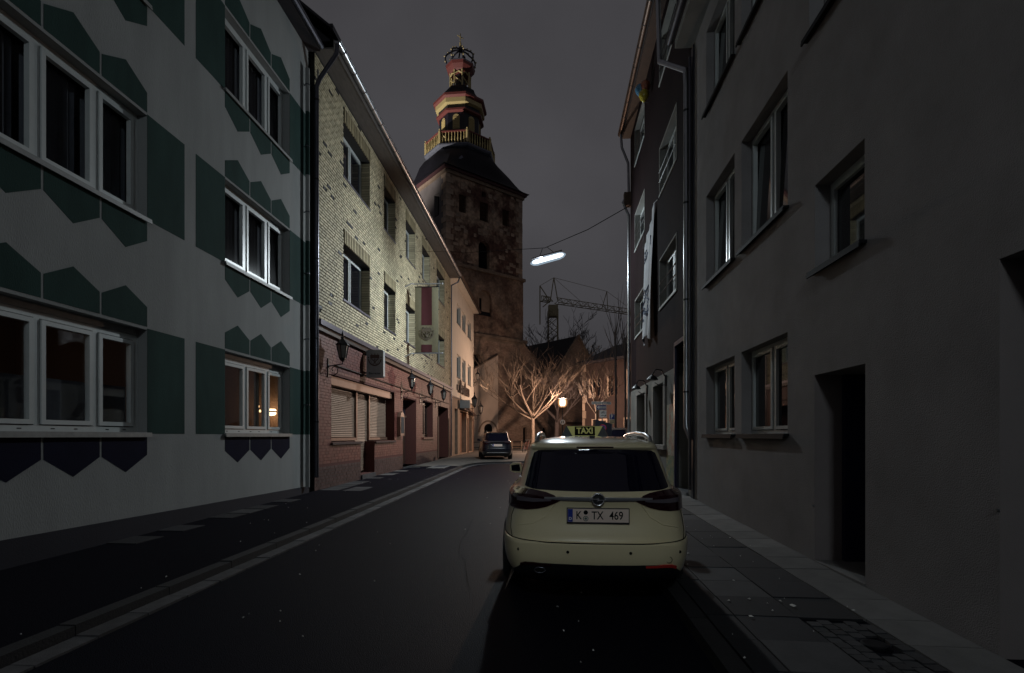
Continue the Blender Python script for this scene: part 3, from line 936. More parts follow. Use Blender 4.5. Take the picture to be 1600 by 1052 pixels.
# downpipes at the near corner
mb = MB(LW)
mb.tube([(13.26, .62, 11.46), (13.24, .60, 11.22), (13.16, .2, 10.55), (13.14, .13, 10.35), (13.14, .13, .5)], .055, 12)
mb.build('downpipe', 'zinc_dark', bh, smooth=True, angle=50)
mb = MB(LW); mb.tube([(13.33, .08, 10.9), (13.33, .08, 1.5)], .022, 8); mb.build('cable_pipe', 'zinc', bh, smooth=True, angle=50)
for z_ in (1.9, 4.0, 6.0, 8.0, 10.0):
    mb = MB(LW); mb.lathe([(.064, -.02), (.064, .02)], 12, (13.14, .13, z_)); mb.build('pipe_clip', 'iron', bh)
mb = MB(LW); mb.tube([(32.5, .62, 11.46), (32.48, .5, 11.1), (32.45, .1, 10.9), (32.45, .08, .3)], .045, 10); mb.build('downpipe', 'zinc_dark', bh, smooth=True, angle=50)

# ground floor: roller shutters, doors, window
shut = MB(LW)
mb = MB(LW); mb.box(14.30, 20.35, -.34, -.10, 2.98, 3.235); mb.box(14.30, 20.35, -.10, -.085, 2.99, 3.225)
sb_ = mb.build('shutter_box', 'copper', bh)
slat_me = {}
def shutter(parent, F, a, b, c, d, rec, mt, pitch=.055, name='roller_shutter', frame_mt='copper', post=True):
    mb = MB(F)
    mb.box(a, b, -rec - .05, -rec - .03, c, d)
    root = mb.build(name, mt, parent)
    key = (round(b - a, 3), mt, pitch)
    if key not in slat_me:
        hw = (b - a) / 2; p = pitch
        slat_me[key] = mesh_of(MB().prism([(0, -.48 * p), (.016, -.30 * p), (.02, 0), (.016, .30 * p), (0, .46 * p), (-.004, .46 * p), (-.004, -.48 * p)], -hw, hw, 'yz'), 'slat', mt)
    n = int((d - c) / pitch)
    for j in range(n):
        m = F.to_3x3().to_4x4(); m.col[3][:3] = F @ Vector(((a + b) / 2, -rec - .03 + rnd.uniform(-.002, .002), c + (j + .5) * pitch))
        o = piece('slat', slat_me[key], root, m)
    return root
shutter(bh, LW, 14.34, 17.0, 1.50, 2.97, .32, 'shutter_brown')
shutter(bh, LW, 17.12, 18.22, .35, 2.97, .33, 'shutter_brown')
shutter(bh, LW, 18.36, 20.36, 1.50, 2.97, .32, 'shutter_brown')
for x in (17.06, 18.29):
    mb = MB(LW); mb.box(x - .05, x + .05, -.36, -.27, 1.40, 2.98); mb.build('shutter_post', 'copper', bh)
for a, b in ((14.34, 17.0), (18.34, 20.36)):
    mb = MB(LW); mb.box(a, b, -.345, -.27, 1.40, 1.49); mb.build('bottom_rail', 'copper', bh)
for a, b in ((14.30, 16.64), (18.01, 20.44)):
    mb = MB(LW); mb.box(a, b, -.2, .07, 1.30, 1.368); mb.build('sill', 'brick_red_base', bh)
mb = MB(LW); mb.box(16.66, 17.99, -.36, .06, .12, .29); mb.build('door_step', 'slab_mid', bh)
# entrance
mb = MB(LW); mb.box(21.62, 23.85, -.56, -.50, .25, 3.14); en = mb.build('door', 'door_black', bh)
mb = MB(LW); mb.box(21.70, 22.60, -.50, -.46, .30, 2.35); mb.box(22.66, 23.70, -.50, -.47, .30, 2.35); mb.build('door_leaf', 'wood_dark', en)
mb = MB(LW); mb.tube([(22.5, -.40, 1.0), (22.5, -.40, 1.7)], .02, 8); mb.build('handle', 'copper', en)
mb = MB(LW); mb.box(23.1, 23.35, -.47, -.462, 1.35, 1.75); mb.build('notice', 'slab_light', en)
mb = MB(LW); mb.box(21.70, 23.78, -.50, -.42, 2.38, 2.46); mb.build('transom_bar', 'copper', en)
for i in range(4):
    for j in range(2):
        mb = MB(LW); x = 21.75 + i * .30; z = 2.55 + j * .26
        mb.box(x, x + .26, -.498, -.49, z, z + .22); mb.build('transom_pane', 'transom_lit', en)
mb = MB(LW); mb.box(21.6, 23.87, -.56, .03, .05, .25); mb.build('door_step', 'slab_mid', bh)
# pub window
window_unit(bh, LW, 25.13, 27.44, 1.48, 3.25, .30, (.35, .68), 'wood_dark', 'dark_glass', fw=.08, sw=.05)
mb = MB(LW); mb.box(25.0, 27.56, -.3, .10, 1.38, 1.475); mb.build('sill', 'brick_red', bh)
# second door, deep porch
mb = MB(LW); mb.box(28.8, 31.8, -.72, -.66, .25, 3.2); en = mb.build('door', 'wood_dark', bh)
mb = MB(LW); mb.box(29.0, 30.2, -.66, -.62, .3, 2.6); mb.box(30.3, 31.6, -.66, -.62, .3, 2.6); mb.build('door_leaf', 'brick_red', en)
for x in (28.70, 31.86):
    mb = MB(LW); mb.tube([(x, .04, .3), (x, .04, 2.6)], .035, 8); mb.build('corner_guard', 'copper', bh)
mb = MB(LW); mb.box(28.76, 31.83, -.72, .02, .1, .25); mb.build('door_step', 'slab_mid', bh)
# box with the menu
mn = thing('menu_case', 'small arched menu case with a copper frame beside the pub entrance', 'display case', tuple(lw(21.0, 0, 1.55)))
mb = MB(LW); pr = [(20.72, 1.55), (21.3, 1.55), (21.3, 2.3), (21.2, 2.45), (21.01, 2.52), (20.82, 2.45), (20.72, 2.3)]
mb.prism(pr, .02, .16); mb.build('case', 'copper', mn)
mb = MB(LW); mb.box(20.8, 21.22, .162, .17, 1.65, 2.3); mb.build('menu_sheet', 'slab_mid', mn)

# wall lanterns
def wall_lantern(label, F, s, z, reach, group, sc=1.0, lit=False, drop=0.0):
    t = thing('wall_lantern', label, 'lantern', tuple(F @ Vector((s, 0, z - .3))), group)
    mb = MB(F)
    mb.lathe([(.05, 0), (.06, .01), (.06, .03), (.03, .05)], 10, (s, 0, z - .12), axis='y')
    mb.box(s - .035, s + .035, 0, .035, z - .38 * sc, z + .08 * sc)
    mb.build('wall_plate', 'iron', t)
    mb = MB(F)
    mb.tube([(s, .02, z - .12), (s, reach * .5, z - .10), (s, reach, z - .06), (s, reach, z + .02)], .016 * sc, 8)
    pts = []
    for i in range(15):
        a = -PI / 2 + i * .42; r = .13 * sc * (1 - i / 17)
        pts.append((s, reach * .42 + r * math.cos(a), z - .22 + r * math.sin(a)))
    mb.tube([(s, .02, z - .33)] + pts, .011 * sc, 6)
    mb.build('bracket', 'iron', t)
    c = (s, reach, z)
    mb = MB(F); mb.lathe([(.035 * sc, 0), (.05 * sc, .03 * sc), (.075 * sc, .06 * sc), (.085 * sc, .09 * sc)], 6, c); mb.build('lantern_base', 'iron', t)
    mb = MB(F); mb.lathe([(.075 * sc, .09 * sc), (.135 * sc, .40 * sc)], 6, c); mb.build('lantern_glass', 'lantern_glass', t)
    mb = MB(F)
    for k in range(6):
        a = 2 * PI * k / 6
        mb.tube([(s + .08 * sc * math.cos(a), reach + .08 * sc * math.sin(a), z + .08 * sc), (s + .143 * sc * math.cos(a), reach + .143 * sc * math.sin(a), z + .41 * sc)], .011 * sc, 5)
    mb.build('lantern_frame', 'iron', t, kind=None)
    mb = MB(F); mb.lathe([(.175 * sc, .40 * sc), (.165 * sc, .42 * sc), (.09 * sc, .50 * sc), (.035 * sc, .56 * sc), (.05 * sc, .59 * sc), (.018 * sc, .62 * sc), (.03 * sc, .66 * sc), (.006 * sc, .76 * sc)], 6, c)
    mb.build('lantern_cap', 'iron', t)
    return t
wall_lantern('black wall lantern at the near corner of the red brick front above the shutters', LW, 14.1, 3.55, .42, 'black wall lanterns on the pub front', 1.1)
wall_lantern('black wall lantern right beside the pub entrance with lit panes', LW, 21.35, 3.45, .45, 'black wall lanterns on the pub front', 1.1)
wall_lantern('black wall lantern between the pub entrance and the wooden window', LW, 24.6, 3.45, .50, 'black wall lanterns on the pub front', 1.1)
wall_lantern('black wall lantern above the space between wooden window and far porch', LW, 28.1, 3.45, .45, 'black wall lanterns on the pub front', 1.1)

# box sign of the pub
sx = 17.05
sg = thing('box_sign', 'grey illuminated-style box sign with a crest and lettering over the shutters', 'sign', tuple(lw(sx, .35, 3.4)))
mb = MB(LW); mb.prism([(.12, 3.44), (.60, 3.44), (.64, 3.48), (.64, 4.30), (.60, 4.34), (.12, 4.34), (.08, 4.30), (.08, 3.48)], sx - .09, sx + .09, 'yz')
mb.build('sign_box', 'sign_grey', sg)
mb = MB(LW); mb.tube([(sx, 0, 4.2), (sx, .09, 4.2)], .03, 8); mb.build('sign_bracket', 'iron', sg)
mb = MB(LW); mb.tube([(sx, 0, 3.6), (sx, .09, 3.6)], .03, 8); mb.build('sign_bracket', 'iron', sg)
def crest(F, s, oc, zc, h, parent, mt, name='crest'):
    """shield with charges and a ribbon below, on the face that looks down the street"""
    mb = MB(F)
    w = h * .40
    sh_ = [(oc - w, zc + .42 * h), (oc + w, zc + .42 * h), (oc + w, zc - .05 * h), (oc + w * .6, zc - .34 * h), (oc, zc - .5 * h), (oc - w * .6, zc - .34 * h), (oc - w, zc - .05 * h)]
    for i in range(len(sh_)):
        p, q = Vector((s, *sh_[i])), Vector((s, *sh_[(i + 1) % len(sh_)]))
        mb.tube([p, q], h * .018, 4)
    mb.prism([(oc - w, zc + .42 * h), (oc + w, zc + .42 * h), (oc + w, zc + .12 * h), (oc - w, zc + .12 * h)], s - .004, s + .004, 'yz')
    for dx in (-.9, 0, .9):
        mb.tube([(s, oc + dx * w * .9, zc + .1 * h), (s, oc - dx * w * .35, zc - .36 * h)], h * .035, 4)
    mb.tube([(s, oc - w * .75, zc - .02 * h), (s, oc + w * .75, zc - .02 * h)], h * .03, 4)
    for k in range(3):
        mb.lathe([(h * .05, -.004), (h * .05, .004)], 8, (s, oc + (k - 1) * w * .7, zc + .50 * h), axis='x')
    o = mb.build(name, mt, parent, kind=None)
    mb = MB(F)
    n = 14; R = h * .62; vs = []
    for i in range(n + 1):
        a = PI * 1.02 + PI * .96 * i / n
        for r in (R * .92, R * 1.1):
            vs.append((s - .003, oc + r * .92 * math.cos(a), zc + .1 * h + r * math.sin(a)))
    mb.add(vs, [(2 * i, 2 * i + 1, 2 * i + 3, 2 * i + 2) for i in range(n)])
    for sg_ in (-1, 1):
        mb.lathe([(h * .07, -.003), (h * .07, .003)], 8, (s, oc + sg_ * R * .93, zc + .20 * h), axis='x')
    mb.build('ribbon', mt, parent)
crest(LW, sx - .094, .36, 4.02, .36, sg, 'emblem_brown')
Tm = Matrix.Identity(4)
Tm.col[0][:3] = LEY; Tm.col[1][:3] = (0, 0, 1); Tm.col[2][:3] = -LEX
Tm.col[3][:3] = lw(sx - .093, .36, 3.575)
text('lettering', 'Bierreuter', 'lettering_dark', sg, Tm, .10, .002, .002, .95)

# hanging banner on two poles
bn = thing('hanging_banner', 'cream banner with red stripe and crest hung between poles on the brick front', 'banner', tuple(lw(22.1, .6, 5.0)))
for z_, zz in ((7.92, 'pole'), (4.98, 'pole')):
    mb = MB(LW); mb.tube([(21.9, 0, z_ - .12), (21.95, .28, z_ + .03), (22.1, .35, z_ + .05), (22.1, 1.55, z_ + .05)], .028, 8); mb.ball((22.1, 1.56, z_ + .05), .045, 8); mb.build('pole', 'galvanised', bn)
def cloth(name, mt, o0, o1, z0, z1, ds=0):
    mb = MB(LW); nx, nz = 8, 24; vs = []
    for j in range(nz + 1):
        for i in range(nx + 1):
            o_ = o0 + (o1 - o0) * i / nx; z = z0 + (z1 - z0) * j / nz
            x = 22.1 + ds + .012 * math.sin(o_ * 9 + z * .9)
            vs.append((x, o_, z))
    mb.add(vs, [(j * (nx + 1) + i, j * (nx + 1) + i + 1, (j + 1) * (nx + 1) + i + 1, (j + 1) * (nx + 1) + i) for j in range(nz) for i in range(nx)])
    return mb.build(name, mt, bn, smooth=True)
cloth('banner_cloth', 'banner_cream', .40, 1.40, 5.08, 7.82)
cloth('stripe', 'banner_red', .67, 1.12, 6.22, 7.82, -.006)
cloth('stripe', 'banner_red', .67, 1.12, 5.08, 5.40, -.006)
crest(LW, 22.082, .895, 5.88, .50, bn, 'banner_mark')
for z_ in (5.04, 7.82):
    mb = MB(LW); mb.box(22.085, 22.115, .38, 1.42, z_, z_ + .04); mb.build('hem_rod', 'iron', bn)
for z0_, z1_ in ((7.86, 7.96), (5.02, 5.06)):
    for o_ in (.5, 1.3):
        mb = MB(LW); mb.tube([(22.1, o_, z0_), (22.1, o_, z1_)], .008, 5); mb.build('tie', 'iron', bn)

# ================================================================== cream house
ch = thing('town_house', 'cream rendered house with narrow windows between the brick house and the church', 'house', tuple(lw(38, 0, 0.2)))
K0, K1 = 32.64, 43.4
kc = [(35.0, 36.65), (37.35, 38.95), (40.05, 41.75)]
kf = [(5.52, 7.10), (9.18, 10.52)]
holes = [(a, b, c, d, .22) for a, b in kc for c, d in kf]
gh = [(34.2, 35.4, .3, 3.35, .5), (36.4, 39.4, .3, 3.3, .4), (40.6, 42.4, .3, 3.1, .4)]
mb = MB(LW); wall(mb, K0, K1, 4.12, 11.7, holes); shell(mb, K0, K1, 9, -.3, 11.7); mb.build('wall', 'render_cream', ch)
for h in holes:
    mb = MB(LW); reveals(mb, [h]); mb.build('reveal', 'reveal_cream', ch)
mb = MB(LW); wall(mb, K0, K1, -.3, 4.12, gh); reveals(mb, gh); mb.build('lower_wall', 'stone_brown', ch)
mb = MB(LW); mb.box(K0, K1, 0, .06, 4.05, 4.13); mb.build('band', 'wood_dark', ch)
for a, b in kc:
    for c, d in kf:
        window_unit(ch, LW, a, b, c, d, .16, (), 'upvc', 'dark_glass', fw=.06, sw=.05, sill=.03, sill_mat='copper_gutter')
mb = MB(LW); mb.box(34.22, 35.38, -.52, -.46, .3, 3.3); mb.build('door', 'door_black', ch)
mb = MB(LW); mb.box(36.42, 39.38, -.42, -.36, .3, 3.25); o = mb.build('gate', 'wood_brown', ch)
mb = MB(LW); mb.box(40.62, 42.38, -.42, -.36, .3, 3.05); mb.build('door', 'door_black', ch)
mb = MB(LW); mb.box(36.2, 39.6, 0, .35, 3.36, 3.44); mb.prism([(0, 3.44), (.35, 3.44), (0, 3.75)], 36.2, 39.6, 'yz'); mb.build('canopy', 'wood_dark', ch)
mb = MB(LW); mb.box(40.4, 42.6, 0, .35, 3.16, 3.24); mb.prism([(0, 3.24), (.35, 3.24), (0, 3.55)], 40.4, 42.6, 'yz'); mb.build('canopy', 'wood_dark', ch)
for x in (39.9, 42.8):
    mb = MB(LW); mb.tube([(x, .05, .2), (x, .05, 2.9)], .05, 8); mb.build('corner_guard', 'copper', ch)
mb = MB(LW); mb.box(K0, K1, 0, .45, 11.7, 11.75); mb.build('soffit', 'reveal_cream', ch)
gutter('gutter', K0, K1 + .1, .55, 11.84, .085, 'copper_gutter', ch)
mb = MB(LW); mb.prism([(.5, 11.76), (.5, 11.86), (-4.5, 16.2), (-9.2, 11.76)], K0, K1 + .1, 'yz'); mb.build('roof', 'roof_dark', ch)
sgn = thing('carved_sign', 'dark carved wooden name sign in raised letters on the cream house', 'sign', tuple(lw(37.5, .1, 4.6)))
Tm2 = Matrix.Identity(4)
Tm2.col[0][:3] = LEX; Tm2.col[1][:3] = (0, 0, 1); Tm2.col[2][:3] = LEY
Tm2.col[3][:3] = lw(37.6, .14, 4.86)
text('lettering', 'Brauhaus', 'wood_dark', sgn, Tm2, 1.15, .05, .03, 1.02)
mb = MB(LW); mb.box(34.9, 40.3, .02, .08, 4.62, 4.98); mb.build('sign_board', 'wood_dark', sgn)
wall_lantern('black lantern hanging over the wooden gate of the cream house', LW, 37.2, 3.55, .9, 'black lanterns on the cream house', 1.5)
wall_lantern('black lantern at the far corner of the cream house near the church', LW, 42.6, 3.3, .7, 'black lanterns on the cream house', 1.5)
wall_lantern('small black lantern high on the far corner of the cream house between floors', LW, 43.2, 6.1, .35, 'black lanterns on the cream house', 1.3)
bx = thing('sign_case', 'small grey box sign above the wooden gate of the cream house', 'sign', tuple(lw(36.1, .1, 3.6)))
mb = MB(LW); mb.box(35.95, 36.15, .05, .75, 3.45, 4.0); mb.build('sign_box', 'sign_grey', bx)
mb = MB(LW); mb.box(36.02, 36.08, 0, .05, 3.7, 3.78); mb.build('sign_bracket', 'iron', bx)

# ================================================================== grey house on the right
gy = thing('town_house', 'plain dark grey rendered house with deep set windows and a narrow door recess', 'house', tuple(rw(5, 0, 0.1)))
cg = [(8.58, 10.17), (6.64, 8.27)]
fg = [(1.58, 2.87), (4.47, 6.20), (7.80, 9.40)]
holes = [(a, b, c, d, .22) for a, b in cg for c, d in fg] + [(5.0, 5.95, 3.42, 4.40, .24), (5.0, 6.08, 6.18, 7.25, .24), (3.6, 4.6, 7.9, 9.0, .24)]
dh = [(4.99, 5.96, .13, 2.24, .62), (.9, 3.49, -.2, 2.73, 2.4)]
mb = MB(RW); wall(mb, -4, 11.0, -.3, 9.82, holes + dh); reveals(mb, holes); reveals(mb, dh, 'lt'); shell(mb, -4, 11.0, 9, -.3, 9.82)
mb.quad((.9, -2.4, -.2), (3.49, -2.4, -.2), (3.49, -2.4, 2.73), (.9, -2.4, 2.73))
mb.build('wall', 'render_grey', gy)
for h in ((4.99, 5.96, .13, 2.24, .30), dh[1]):
    mb = MB(RW); reveals(mb, [h], 'r'); mb.build('reveal', 'render_grey_light', gy)
mb = MB(RW); mb.box(4.99, 5.96, -.66, -.60, .13, 2.24); en = mb.build('door', 'door_black', gy)
mb = MB(RW); mb.box(5.961, 5.99, -.60, -.30, .13, 2.24); mb.box(5.90, 5.958, -.60, -.305, .13, 2.24); mb.build('door_jamb', 'door_blue', en)
mb = MB(RW); mb.tube([(5.15, -.57, 1.05), (5.15, -.57, 1.35)], .015, 8); mb.build('handle', 'zinc', en)
mb = MB(RW); mb.box(4.99, 5.96, -.60, .015, .05, .135); mb.build('door_step', 'slab_light', gy)
for a, b in cg:
    for fi, (c, d) in enumerate(fg):
        window_unit(gy, RW, a, b, c, d, .16, (.48,), 'upvc', 'dark_glass', fw=.05, sw=.045, sill=.075, sill_mat='gasket', lean=.05 if fi else 0.0)
for a, b, c, d in ((5.0, 5.95, 3.42, 4.40), (5.0, 6.08, 6.18, 7.25), (3.6, 4.6, 7.9, 9.0)):
    window_unit(gy, RW, a, b, c, d, .17, (), 'upvc', 'dark_glass', fw=.05, sw=.045, sill=.075, sill_mat='gasket')
mb = MB(RW); mb.box(-4, 11.13, 0, .38, 9.82, 9.98); mb.build('eaves', 'surround_pale', gy)
gutter('gutter', -4, 11.2, .47, 10.02, .075, 'zinc_dark', gy, RW)
mb = MB(RW); mb.prism([(.40, 9.98), (-4.5, 14), (-9.2, 9.98)], -4, 11.1, 'yz'); mb.build('roof', 'roof_dark', gy)
for s, z in ((5.97, .75), (3.495, 1.05)):
    mb = MB(RW); mb.lathe([(.012, 0), (.012, .02)], 8, (s, .0, z), axis='y'); mb.build('bolt', 'zinc', gy)

# ================================================================== dark maroon house on the right
dhs = thing('town_house', 'dark maroon house with a pale ground floor, white cloth and balloons on its front', 'house', tuple(rw(15.5, 0, 0.2)))
cd = [(12.6, 14.55), (17.0, 18.9)]
fd = [(5.10, 6.40), (8.25, 9.52), (11.35, 12.6)]
up = [(a, b, c, d, .24) for a, b in cd for c, d in fd] + [(11.52, 12.6, 3.0, 3.70, .5)]
lo_ = [(13.93, 15.33, 1.30, 2.98, .28), (16.70, 18.32, 1.32, 2.95, .28), (11.52, 12.6, .30, 3.3, .5)]
mb = MB(RW); wall(mb, 11.0, 20.1, 3.22, 13.0, up); reveals(mb, up[-1:], 'lrt'); shell(mb, 11.0, 20.1, 9, -.3, 13.0); mb.build('wall', 'render_maroon', dhs)
for h in up[:-1]:
    mb = MB(RW); reveals(mb, [h]); mb.build('reveal', 'surround_pale', dhs)
mb = MB(RW); wall(mb, 11.0, 20.1, -.3, 3.22, lo_); reveals(mb, lo_[:2]); reveals(mb, lo_[2:], 'lr'); mb.build('lower_wall', 'render_pale', dhs)
for a, b in cd:
    for c, d in fd:
        w = window_unit(dhs, RW, a, b, c, d, .18, (.5,), 'upvc', 'dark_glass', fw=.06, sw=.05, sill=.03, sill_mat='upvc')
        mb = MB(RW); rect_ring(mb, a - .05, b + .05, c - .05, d + .05, .048, 0, .015); mb.build('surround', 'surround_pale', w)
        mb = MB(RW); mb.tube([(a, .02, c + .35), (b, .02, c + .35)], .014, 6); mb.tube([(a, .02, c + .62), (b, .02, c + .62)], .014, 6); mb.build('guard_bar', 'iron', w)
for a, b, c, d, _ in lo_[:2]:
    sr = shutter(dhs, RW, a, b, c, d, .20, 'shutter_grey', .062, frame_mt='surround_pale')
    mb = MB(RW)
    mb.box(a - .20, a, 0, .05, c, d + .14); mb.box(b, b + .20, 0, .05, c, d + .14); mb.box(a, b, 0, .05, d, d + .14)
    mb.build('surround', 'surround_pale', dhs)
    mb = MB(RW); mb.box(a - .25, b + .25, -.1, .09, c - .12, c - .003); mb.build('sill', 'surround_pale', dhs)
mb = MB(RW); mb.box(11.52, 12.6, -.52, -.46, .3, 3.7); en = mb.build('door', 'door_blue', dhs)
mb = MB(RW); mb.box(11.58, 12.02, -.46, -.43, .45, 2.6); mb.box(12.08, 12.54, -.46, -.43, .45, 2.6); mb.build('door_leaf', 'door_blue', en)
mb = MB(RW); mb.box(11.44, 12.68, -.46, .05, 3.70, 3.80); mb.box(12.60, 12.68, -.05, .05, .3, 3.70); mb.build('door_surround', 'door_blue', dhs)
mb = MB(RW); mb.box(11.5, 12.62, -.5, .06, .20, .30); mb.build('door_step', 'zinc', dhs)
mb = MB(RW); mb.box(12.70, 13.72, 0, .006, 1.05, 2.35); mb.build('mural', 'mural', dhs)
mb = MB(RW); mb.box(12.70, 13.72, 0, .006, .22, 1.045); mb.build('mural', 'mural_green', dhs)
mb = MB(RW); mb.box(14.3, 15.0, 0, .02, .45, .85); o = mb.build('cellar_grate', 'iron', dhs)
mb = MB(RW); mb.box(10.95, 20.12, 0, .30, 13.0, 13.08); mb.build('soffit', 'wood_dark', dhs)
gd = gutter('gutter', 10.9, 20.2, .38, 13.2, .085, 'copper_gutter', dhs, RW)
for i in range(11):
    s = 11.3 + i * .85
    mb = MB(RW); n = 8; vs = []
    for ds in (-.016, .016):
        for k in range(n + 1):
            t = PI + PI * k / n
            vs.append((s + ds, .38 + .091 * math.cos(t), 13.2 + .091 * math.sin(t)))
    mb.add(vs, [(k, k + 1, n + 2 + k, n + 1 + k) for k in range(n)]); mb.build('gutter_bracket', 'iron', gd)
mb = MB(RW); mb.prism([(.33, 13.1), (.33, 13.2), (-4.5, 17.5), (-9.2, 13.1)], 10.95, 20.15, 'yz'); mb.build('roof', 'roof_dark', dhs)
# downpipes in the joint between the two houses and at the far corner
mb = MB(RW); mb.tube([(12.9, .40, 13.1), (12.6, .40, 10.6), (11.35, .10, 9.5), (11.33, .09, 9.2), (11.33, .09, 1.75), (11.22, .03, 1.5)], .06, 12); mb.build('downpipe', 'zinc', dhs, smooth=True, angle=50)
mb = MB(RW); mb.box(11.005, 11.18, 0, .03, .1, 9.8); mb.build('joint_cover', 'door_black', dhs)
mb = MB(RW); mb.tube([(11.1, .07, .4), (11.1, .07, 9.6)], .03, 8); mb.build('cable_pipe', 'zinc_dark', dhs)
for z_ in (2.5, 4.5, 6.6, 8.6):
    mb = MB(RW); mb.lathe([(.07, -.02), (.07, .02)], 12, (11.33, .09, z_)); mb.build('pipe_clip', 'iron', dhs)
mb = MB(RW); mb.tube([(20.0, .38, 13.1), (20.0, .34, 12.6), (20.02, .10, 12.0), (20.02, .08, 10.9), (20.02, .30, 10.5), (20.02, .08, 10.0), (20.02, .08, .3)], .05, 10); mb.build('downpipe', 'zinc', dhs, smooth=True, angle=50)
mb = MB(RW); mb.box(19.9, 20.14, .0, .26, 10.35, 10.85); mb.build('hopper', 'copper_gutter', dhs)

# wall lamps above the grey shutters
for s, lab in ((13.75, 'black twin-arm wall lamp above the near grey roller shutter of the maroon house'), (16.45, 'black twin-arm wall lamp above the far grey roller shutter of the maroon house')):
    t = thing('wall_lamp', lab, 'lamp', tuple(rw(s, 0, 2.9)), 'black wall lamps over the roller shutters')
    mb = MB(RW); mb.box(s - .05, s + .05, 0, .04, 2.85, 3.15); mb.tube([(s, .03, 3.1), (s, .12, 3.28), (s, .28, 3.30), (s, .36, 3.16)], .016, 6); mb.tube([(s, .03, 2.9), (s, .16, 2.86), (s, .30, 2.95)], .012, 6); mb.build('bracket', 'iron', t)
    mb = MB(RW); mb.lathe([(.02, .12), (.10, .06), (.15, 0), (.15, -.02)], 12, (s, .36, 3.04)); mb.build('lamp_shade', 'iron', t)

# white cloth hanging between two window sills
cl = thing('cloth_banner', 'long white cloth with faded blue writing hanging down the maroon front', 'banner', tuple(rw(15.8, .1, 4.5)))
mb = MB(RW); nx, nz = 18, 40; vs = []
for j in range(nz + 1):
    v = j / nz
    for i in range(nx + 1):
        u = i / nx
        top = 7.75 + .55 * (1 - u) ** 2 - .15 * u
        z = 4.35 + .25 * math.sin(u * 3) + (top - 4.35 - .25 * math.sin(u * 3)) * v
        s = 15.05 + 1.75 * u * (.78 + .22 * v) + .1 * (1 - v)
        o = .06 + .10 * (1 - v) + .045 * math.sin(u * 11 + v * 1.5) * (1.1 - v * .7) + .02 * math.sin(u * 25 + v * 5)
        vs.append((s, o, z))
mb.add(vs, [(j * (nx + 1) + i, j * (nx + 1) + i + 1, (j + 1) * (nx + 1) + i + 1, (j + 1) * (nx + 1) + i) for j in range(nz) for i in range(nx)])
co = mb.build('cloth', 'cloth_white', cl, smooth=True)
def cloth_pt(u, v):
    j = min(nz - 1, int(v * nz)); i = min(nx - 1, int(u * nx))
    a = Vector(vs[j * (nx + 1) + i]); b = Vector(vs[j * (nx + 1) + i + 1]); c = Vector(vs[(j + 1) * (nx + 1) + i])
    return a + (b - a) * (u * nx - i) + (c - a) * (v * nz - j) + Vector((0, .022, 0))
mb = MB(RW)
for k in range(26):
    u0, v0 = rnd.uniform(.2, .8), rnd.choice((rnd.uniform(.12, .45), rnd.uniform(.12, .45), rnd.uniform(.74, .84)))
    pts = [cloth_pt(min(.95, max(.05, u0 + .10 * math.sin(t * 1.7 + k))), min(.97, v0 + .028 * t)) for t in range(3)]
    mb.tube(pts, .014, 4)
mb.build('lettering', 'cloth_blue', cl, kind='stuff')
mb = MB(RW); mb.tube([(14.75, .03, 8.22), (15.05, .08, 8.25)], .008, 5); mb.tube([(16.8, .08, 7.58), (17.1, .03, 8.2)], .008, 5); mb.build('tie', 'cloth_white', cl)

# balloons
for (x, z, o_), c_, lab in (((16.05, 12.18, .30), 'balloon_blue', 'blue balloon tied to the top floor window beside the orange one'), ((15.95, 12.22, .16), 'balloon_orange', 'orange balloon tied to the top floor window between the blue and the yellow'), ((15.85, 11.88, .22), 'balloon_yellow', 'yellow balloon hanging lowest of the bunch at the top floor')):
    t = thing('balloon', lab, 'balloon', tuple(rw(x, o_, z - .2)), 'balloons at the maroon house')
    mb = MB(RW); mb.lathe([(.012, -.20), (.05, -.17), (.11, -.10), (.155, 0), (.15, .08), (.10, .15), (.04, .18), (.002, .185)], 14, (x, o_, z)); mb.build('balloon_skin', c_, t, smooth=True)
    mb = MB(RW); mb.tube([(x, o_, z - .2), (x - .2, .1, z - .35), (14.6, .05, 12.45)], .005, 4); mb.build('string', 'iron', t)

# ================================================================== church: tower, helm, aisle, cross gable
U = Vector((.7775, .6285, 0)).normalized(); EO = Vector((U.y, -U.x, 0))
TW = frame((-6.325, 50, 0), U, EO)
TL = frame((-6.325, 50, 0), -EO, -U)
TS = 9.46
tower = thing('church_tower', 'brown stone church tower with patchy masonry and a black baroque helm', 'church tower', (-5.62, 56.65, .2))
CT = frame((-5.62, 56.65, 0), U, EO)
wins = [(1.46, 2.30, 23.5, 25.2), (3.95, 5.0, 23.3, 25.2), (6.85, 7.75, 23.55, 25.2), (4.2, 4.7, 25.75, 26.3)]
ah = [(3.8, 5.2, 18.5, 21.3)]
h1 = [(a, b, c, d, .5) for a, b, c, d in wins + ah]
mb = MB(TW); wall(mb, 0, TS, 18.3, 27.4, h1); reveals(mb, h1); arch_infill(mb, 3.8, 5.2, 20.6, .5)
mb.build('wall', 'tower_rubble', tower)
mb = MB(TW)
for a, b, c, d in wins + ah: mb.box(a - .05, b + .05, -.56, -.5, c - .05, d + .05)
mb.build('window_void', 'void', tower)
mb = MB(TW); 
for a, b, c, d in wins[:3]:
    for k in range(5):
        z = c + (k + .5) * (d - c) / 5
        mb = MB(TW); mb.prism([(-.45, z - .12), (-.43, z - .12), (-.25, z + .12), (-.27, z + .12)], a, b, 'yz'); mb.build('louver', 'wood_dark', tower)
hl = [(1.3, 2.25, 23.2, 25.4, .5), (6.0, 6.9, 23.2, 25.4, .5)]
mb = MB(TL); wall(mb, 0, TS, 18.3, 27.4, hl); reveals(mb, hl); mb.build('side_wall', 'tower_side', tower)
mb = MB(TL)
